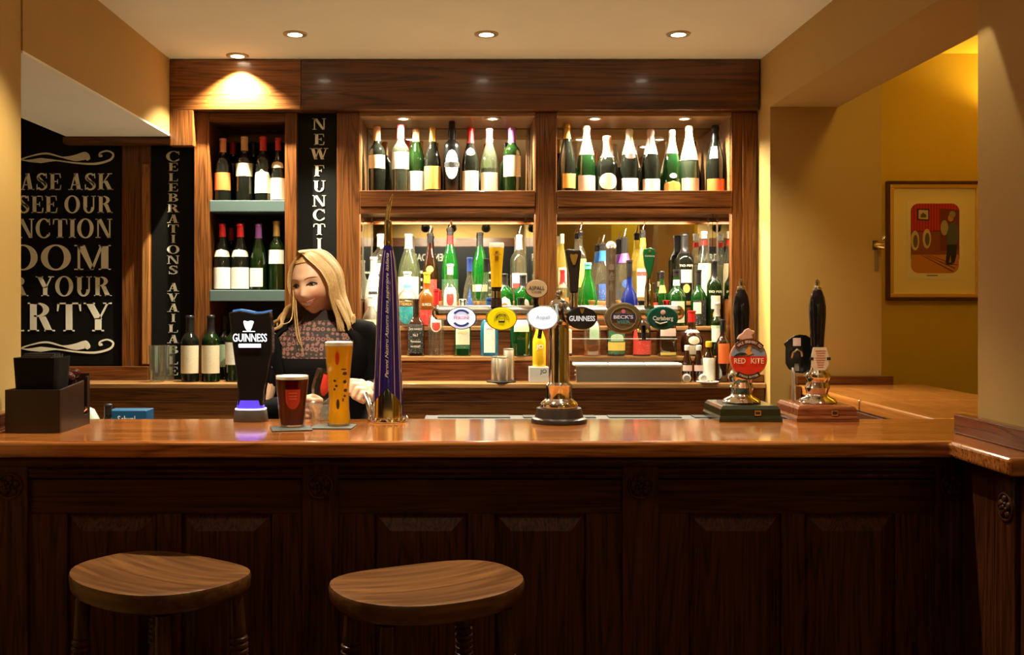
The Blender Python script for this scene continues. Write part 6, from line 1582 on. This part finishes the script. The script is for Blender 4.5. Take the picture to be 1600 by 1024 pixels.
# viewer's left side
for i in range(30):
    t_ = i / 29; az = -60 - 120 * t_
    s0 = part(.1 + .9 * t_); k = 1.0 + rnd.uniform(-.015, .03)
    pts = [HM @ s0, HM @ hp(az + 26 * (1 - t_), 62, k), HM @ hp(az + 9 * (1 - t_), 34, k), HM @ hp(az, 4, k * 1.01), HM @ hp(az, -26, k * 1.03)]
    q = HM @ hp(az, -30, k * 1.14); ze = 1.360 + rnd.uniform(-.012, .02)
    fl_ = (1 - t_)
    pts += [fall(q, -.010 - .012 * fl_, .002, 1.425), fall(q, -.022 - .030 * fl_ * rnd.uniform(.4, 1.2), -.004, 1.392), fall(q, -.034 - .050 * fl_ * rnd.uniform(.2, 1.25), -.020, ze), fall(q, -.038 - .085 * fl_ * rnd.uniform(.2, 1.25), -.030, ze - .025)]
    lock(pts, .0125 * rnd.uniform(.8, 1.15))
# a few thin strands in front
for (u0, v0, u1, v1, u2, v2) in ((462, 470, 466, 515, 474, 552), (458, 462, 455, 500, 436, 508), (459, 466, 463, 520, 470, 540)):
    def W(u, v, d): q = px(u, v, d); return Vector((q.x - PX0, q.y - PY0, q.z))
    lock([HM @ hp(-72, 30), W(u0, v0, 3.395), W(u1, v1, 3.365), W(u2, v2, 3.335)], .0042, .5, .8)
obj('hair', bm, hm, per, True)

# ---- clothing
knit = plain('black knit', (.005, .0042, .0042), .95, spec=.1); cloth = plain('black top', (.007, .005, .005), .8, spec=.15)
lace, nt, b = new_mat('lace')
N, L = nt.nodes, nt.links
tc = N.new('ShaderNodeTexCoord'); vo = N.new('ShaderNodeTexVoronoi'); vo.inputs['Scale'].default_value = 62; vo.inputs['Randomness'].default_value = .35
L.new(tc.outputs['Object'], vo.inputs['Vector'])
cr = N.new('ShaderNodeValToRGB'); cr.color_ramp.elements[0].position = .44; cr.color_ramp.elements[0].color = (.25, .10, .075, 1); cr.color_ramp.elements[1].position = .52; cr.color_ramp.elements[1].color = (.025, .012, .012, 1)
e2 = cr.color_ramp.elements.new(.16); e2.color = (.03, .014, .014, 1); e3 = cr.color_ramp.elements.new(.24); e3.color = (.27, .11, .085, 1)
L.new(vo.outputs['Distance'], cr.inputs['Fac']); L.new(cr.outputs['Color'], b.inputs['Base Color']); b.inputs['Roughness'].default_value = .7
def between(z):
    for (a, w0, d0), (c, w1, d1) in zip(TORSO, TORSO[1:]):
        if a <= z <= c: t_ = (z - a) / (c - a); return (z, w0 + (w1 - w0) * t_, d0 + (d1 - d0) * t_)
    return (z, TORSO[-1][1], TORSO[-1][2])
bm = bmesh.new(); loft(bm, [between(z) for z in (.79, .92, 1.0, 1.06, 1.12, 1.16, 1.20, 1.235, 1.262)], .010, close=False); obj('top', bm, cloth, per, True)
bm = bmesh.new(); loft(bm, [between(z) for z in (1.258, 1.28, 1.30, 1.325, 1.345, 1.36, 1.372, 1.385)], .009, close=False); obj('lace_yoke', bm, lace, per, True)
bm = bmesh.new(); loft(bm, [(1.372, .083, .064), (1.385, .064, .059), (1.400, .057, .056), (1.414, .056, .055), (1.420, .055, .054)], .004, close=False, cy=.002); obj('lace_collar', bm, plain('collar black', (.03, .016, .016), .8), per, True)
# cardigan: open at the front, wider below
bm = bmesh.new(); zs = (.84, .95, 1.06, 1.16, 1.235, 1.28, 1.31, 1.335, 1.35, 1.362); rings = []
for z in zs:
    zz, w, d = between(z)
    op_r = 40 if z > 1.30 else 16 + 24 * max(0, (z - 1.1) / .2); op_l = 52 if z > 1.32 else 30 + 10 * max(0, (z - 1.1) / .2)
    rings.append([bm.verts.new(((w + .022) * math.sin(R(op_r + (360 - op_r - op_l) * i / 40)), -(d + .022) * math.cos(R(op_r + (360 - op_r - op_l) * i / 40)), z)) for i in range(41)])
for A, B in zip(rings, rings[1:]):
    for i in range(40): bm.faces.new((A[i], A[i+1], B[i+1], B[i]))
o = obj('cardigan', bm, knit, per, True); md = o.modifiers.new('thick', 'SOLIDIFY'); md.thickness = .006
for s in (1, -1):
    S_, E_, W_ = [Vector(q) for q in ARM[s]]
    pts = smooth_path([S_ + Vector((-s * .045, 0, .014)), S_ + Vector((s * .012, 0, .0)), S_.lerp(E_, .5) + Vector((s * .006, .006, 0)), E_ + Vector((s * .004, .008, 0)), E_.lerp(W_, .5), E_.lerp(W_, .93)], 5)
    n_ = len(pts); bm = bmesh.new()
    tube(bm, pts, [.060 if i < 3 else .062 - .030 * (i / n_) + .003 * math.sin(i * 1.9) for i in range(n_)], 18); obj('sleeve', bm, knit, per, True)
# skirt and shoes (behind the bar)
bm = bmesh.new(); loft(bm, [(.40, .20, .15), (.6, .19, .14), (.80, .182, .13), (.93, .186, .132), (1.0, .158, .115)], .004, close=False); obj('skirt', bm, cloth, per, True)
for s in (1, -1):
    bm = bmesh.new(); capsule(bm, (s * .09, .03, .052), (s * .10, -.125, .038), .045, .036, 14)
    for v in bm.verts: v.co.z = max(v.co.z, .001)
    obj('shoe', bm, black, per, True)

# stemmed glass she holds, tilted, with a red badge
bx_, by_ = PX0 + .040, PY0 - .384
t = thing('stemmed_glass', 'tilted stemmed beer glass with a red badge, held between the two pints', 'glass', (bx_, by_, 1.098))
t.rotation_euler = (0, R(13), 0)
bm = bmesh.new(); lathe(bm, [(.034, 0), (.033, .003), (.008, .008), (.0055, .02), (.0055, .040), (.012, .048), (.030, .066), (.036, .090), (.035, .120), (.031, .148), (.0295, .148), (.033, .120)], 32, cap=False); obj('glass_wall', bm, glass, t, True)
gp = [(.0055, 0), (.030, .066 / .148), (.036, .090 / .148), (.035, .120 / .148), (.031, 1)]
bm = bmesh.new(); patch(bm, gp, 1, .148, .50, .93, 22, 'shield', a0=14); obj('red_badge', bm, plain('badge bright red', (.75, .05, .025), .35), t, True)
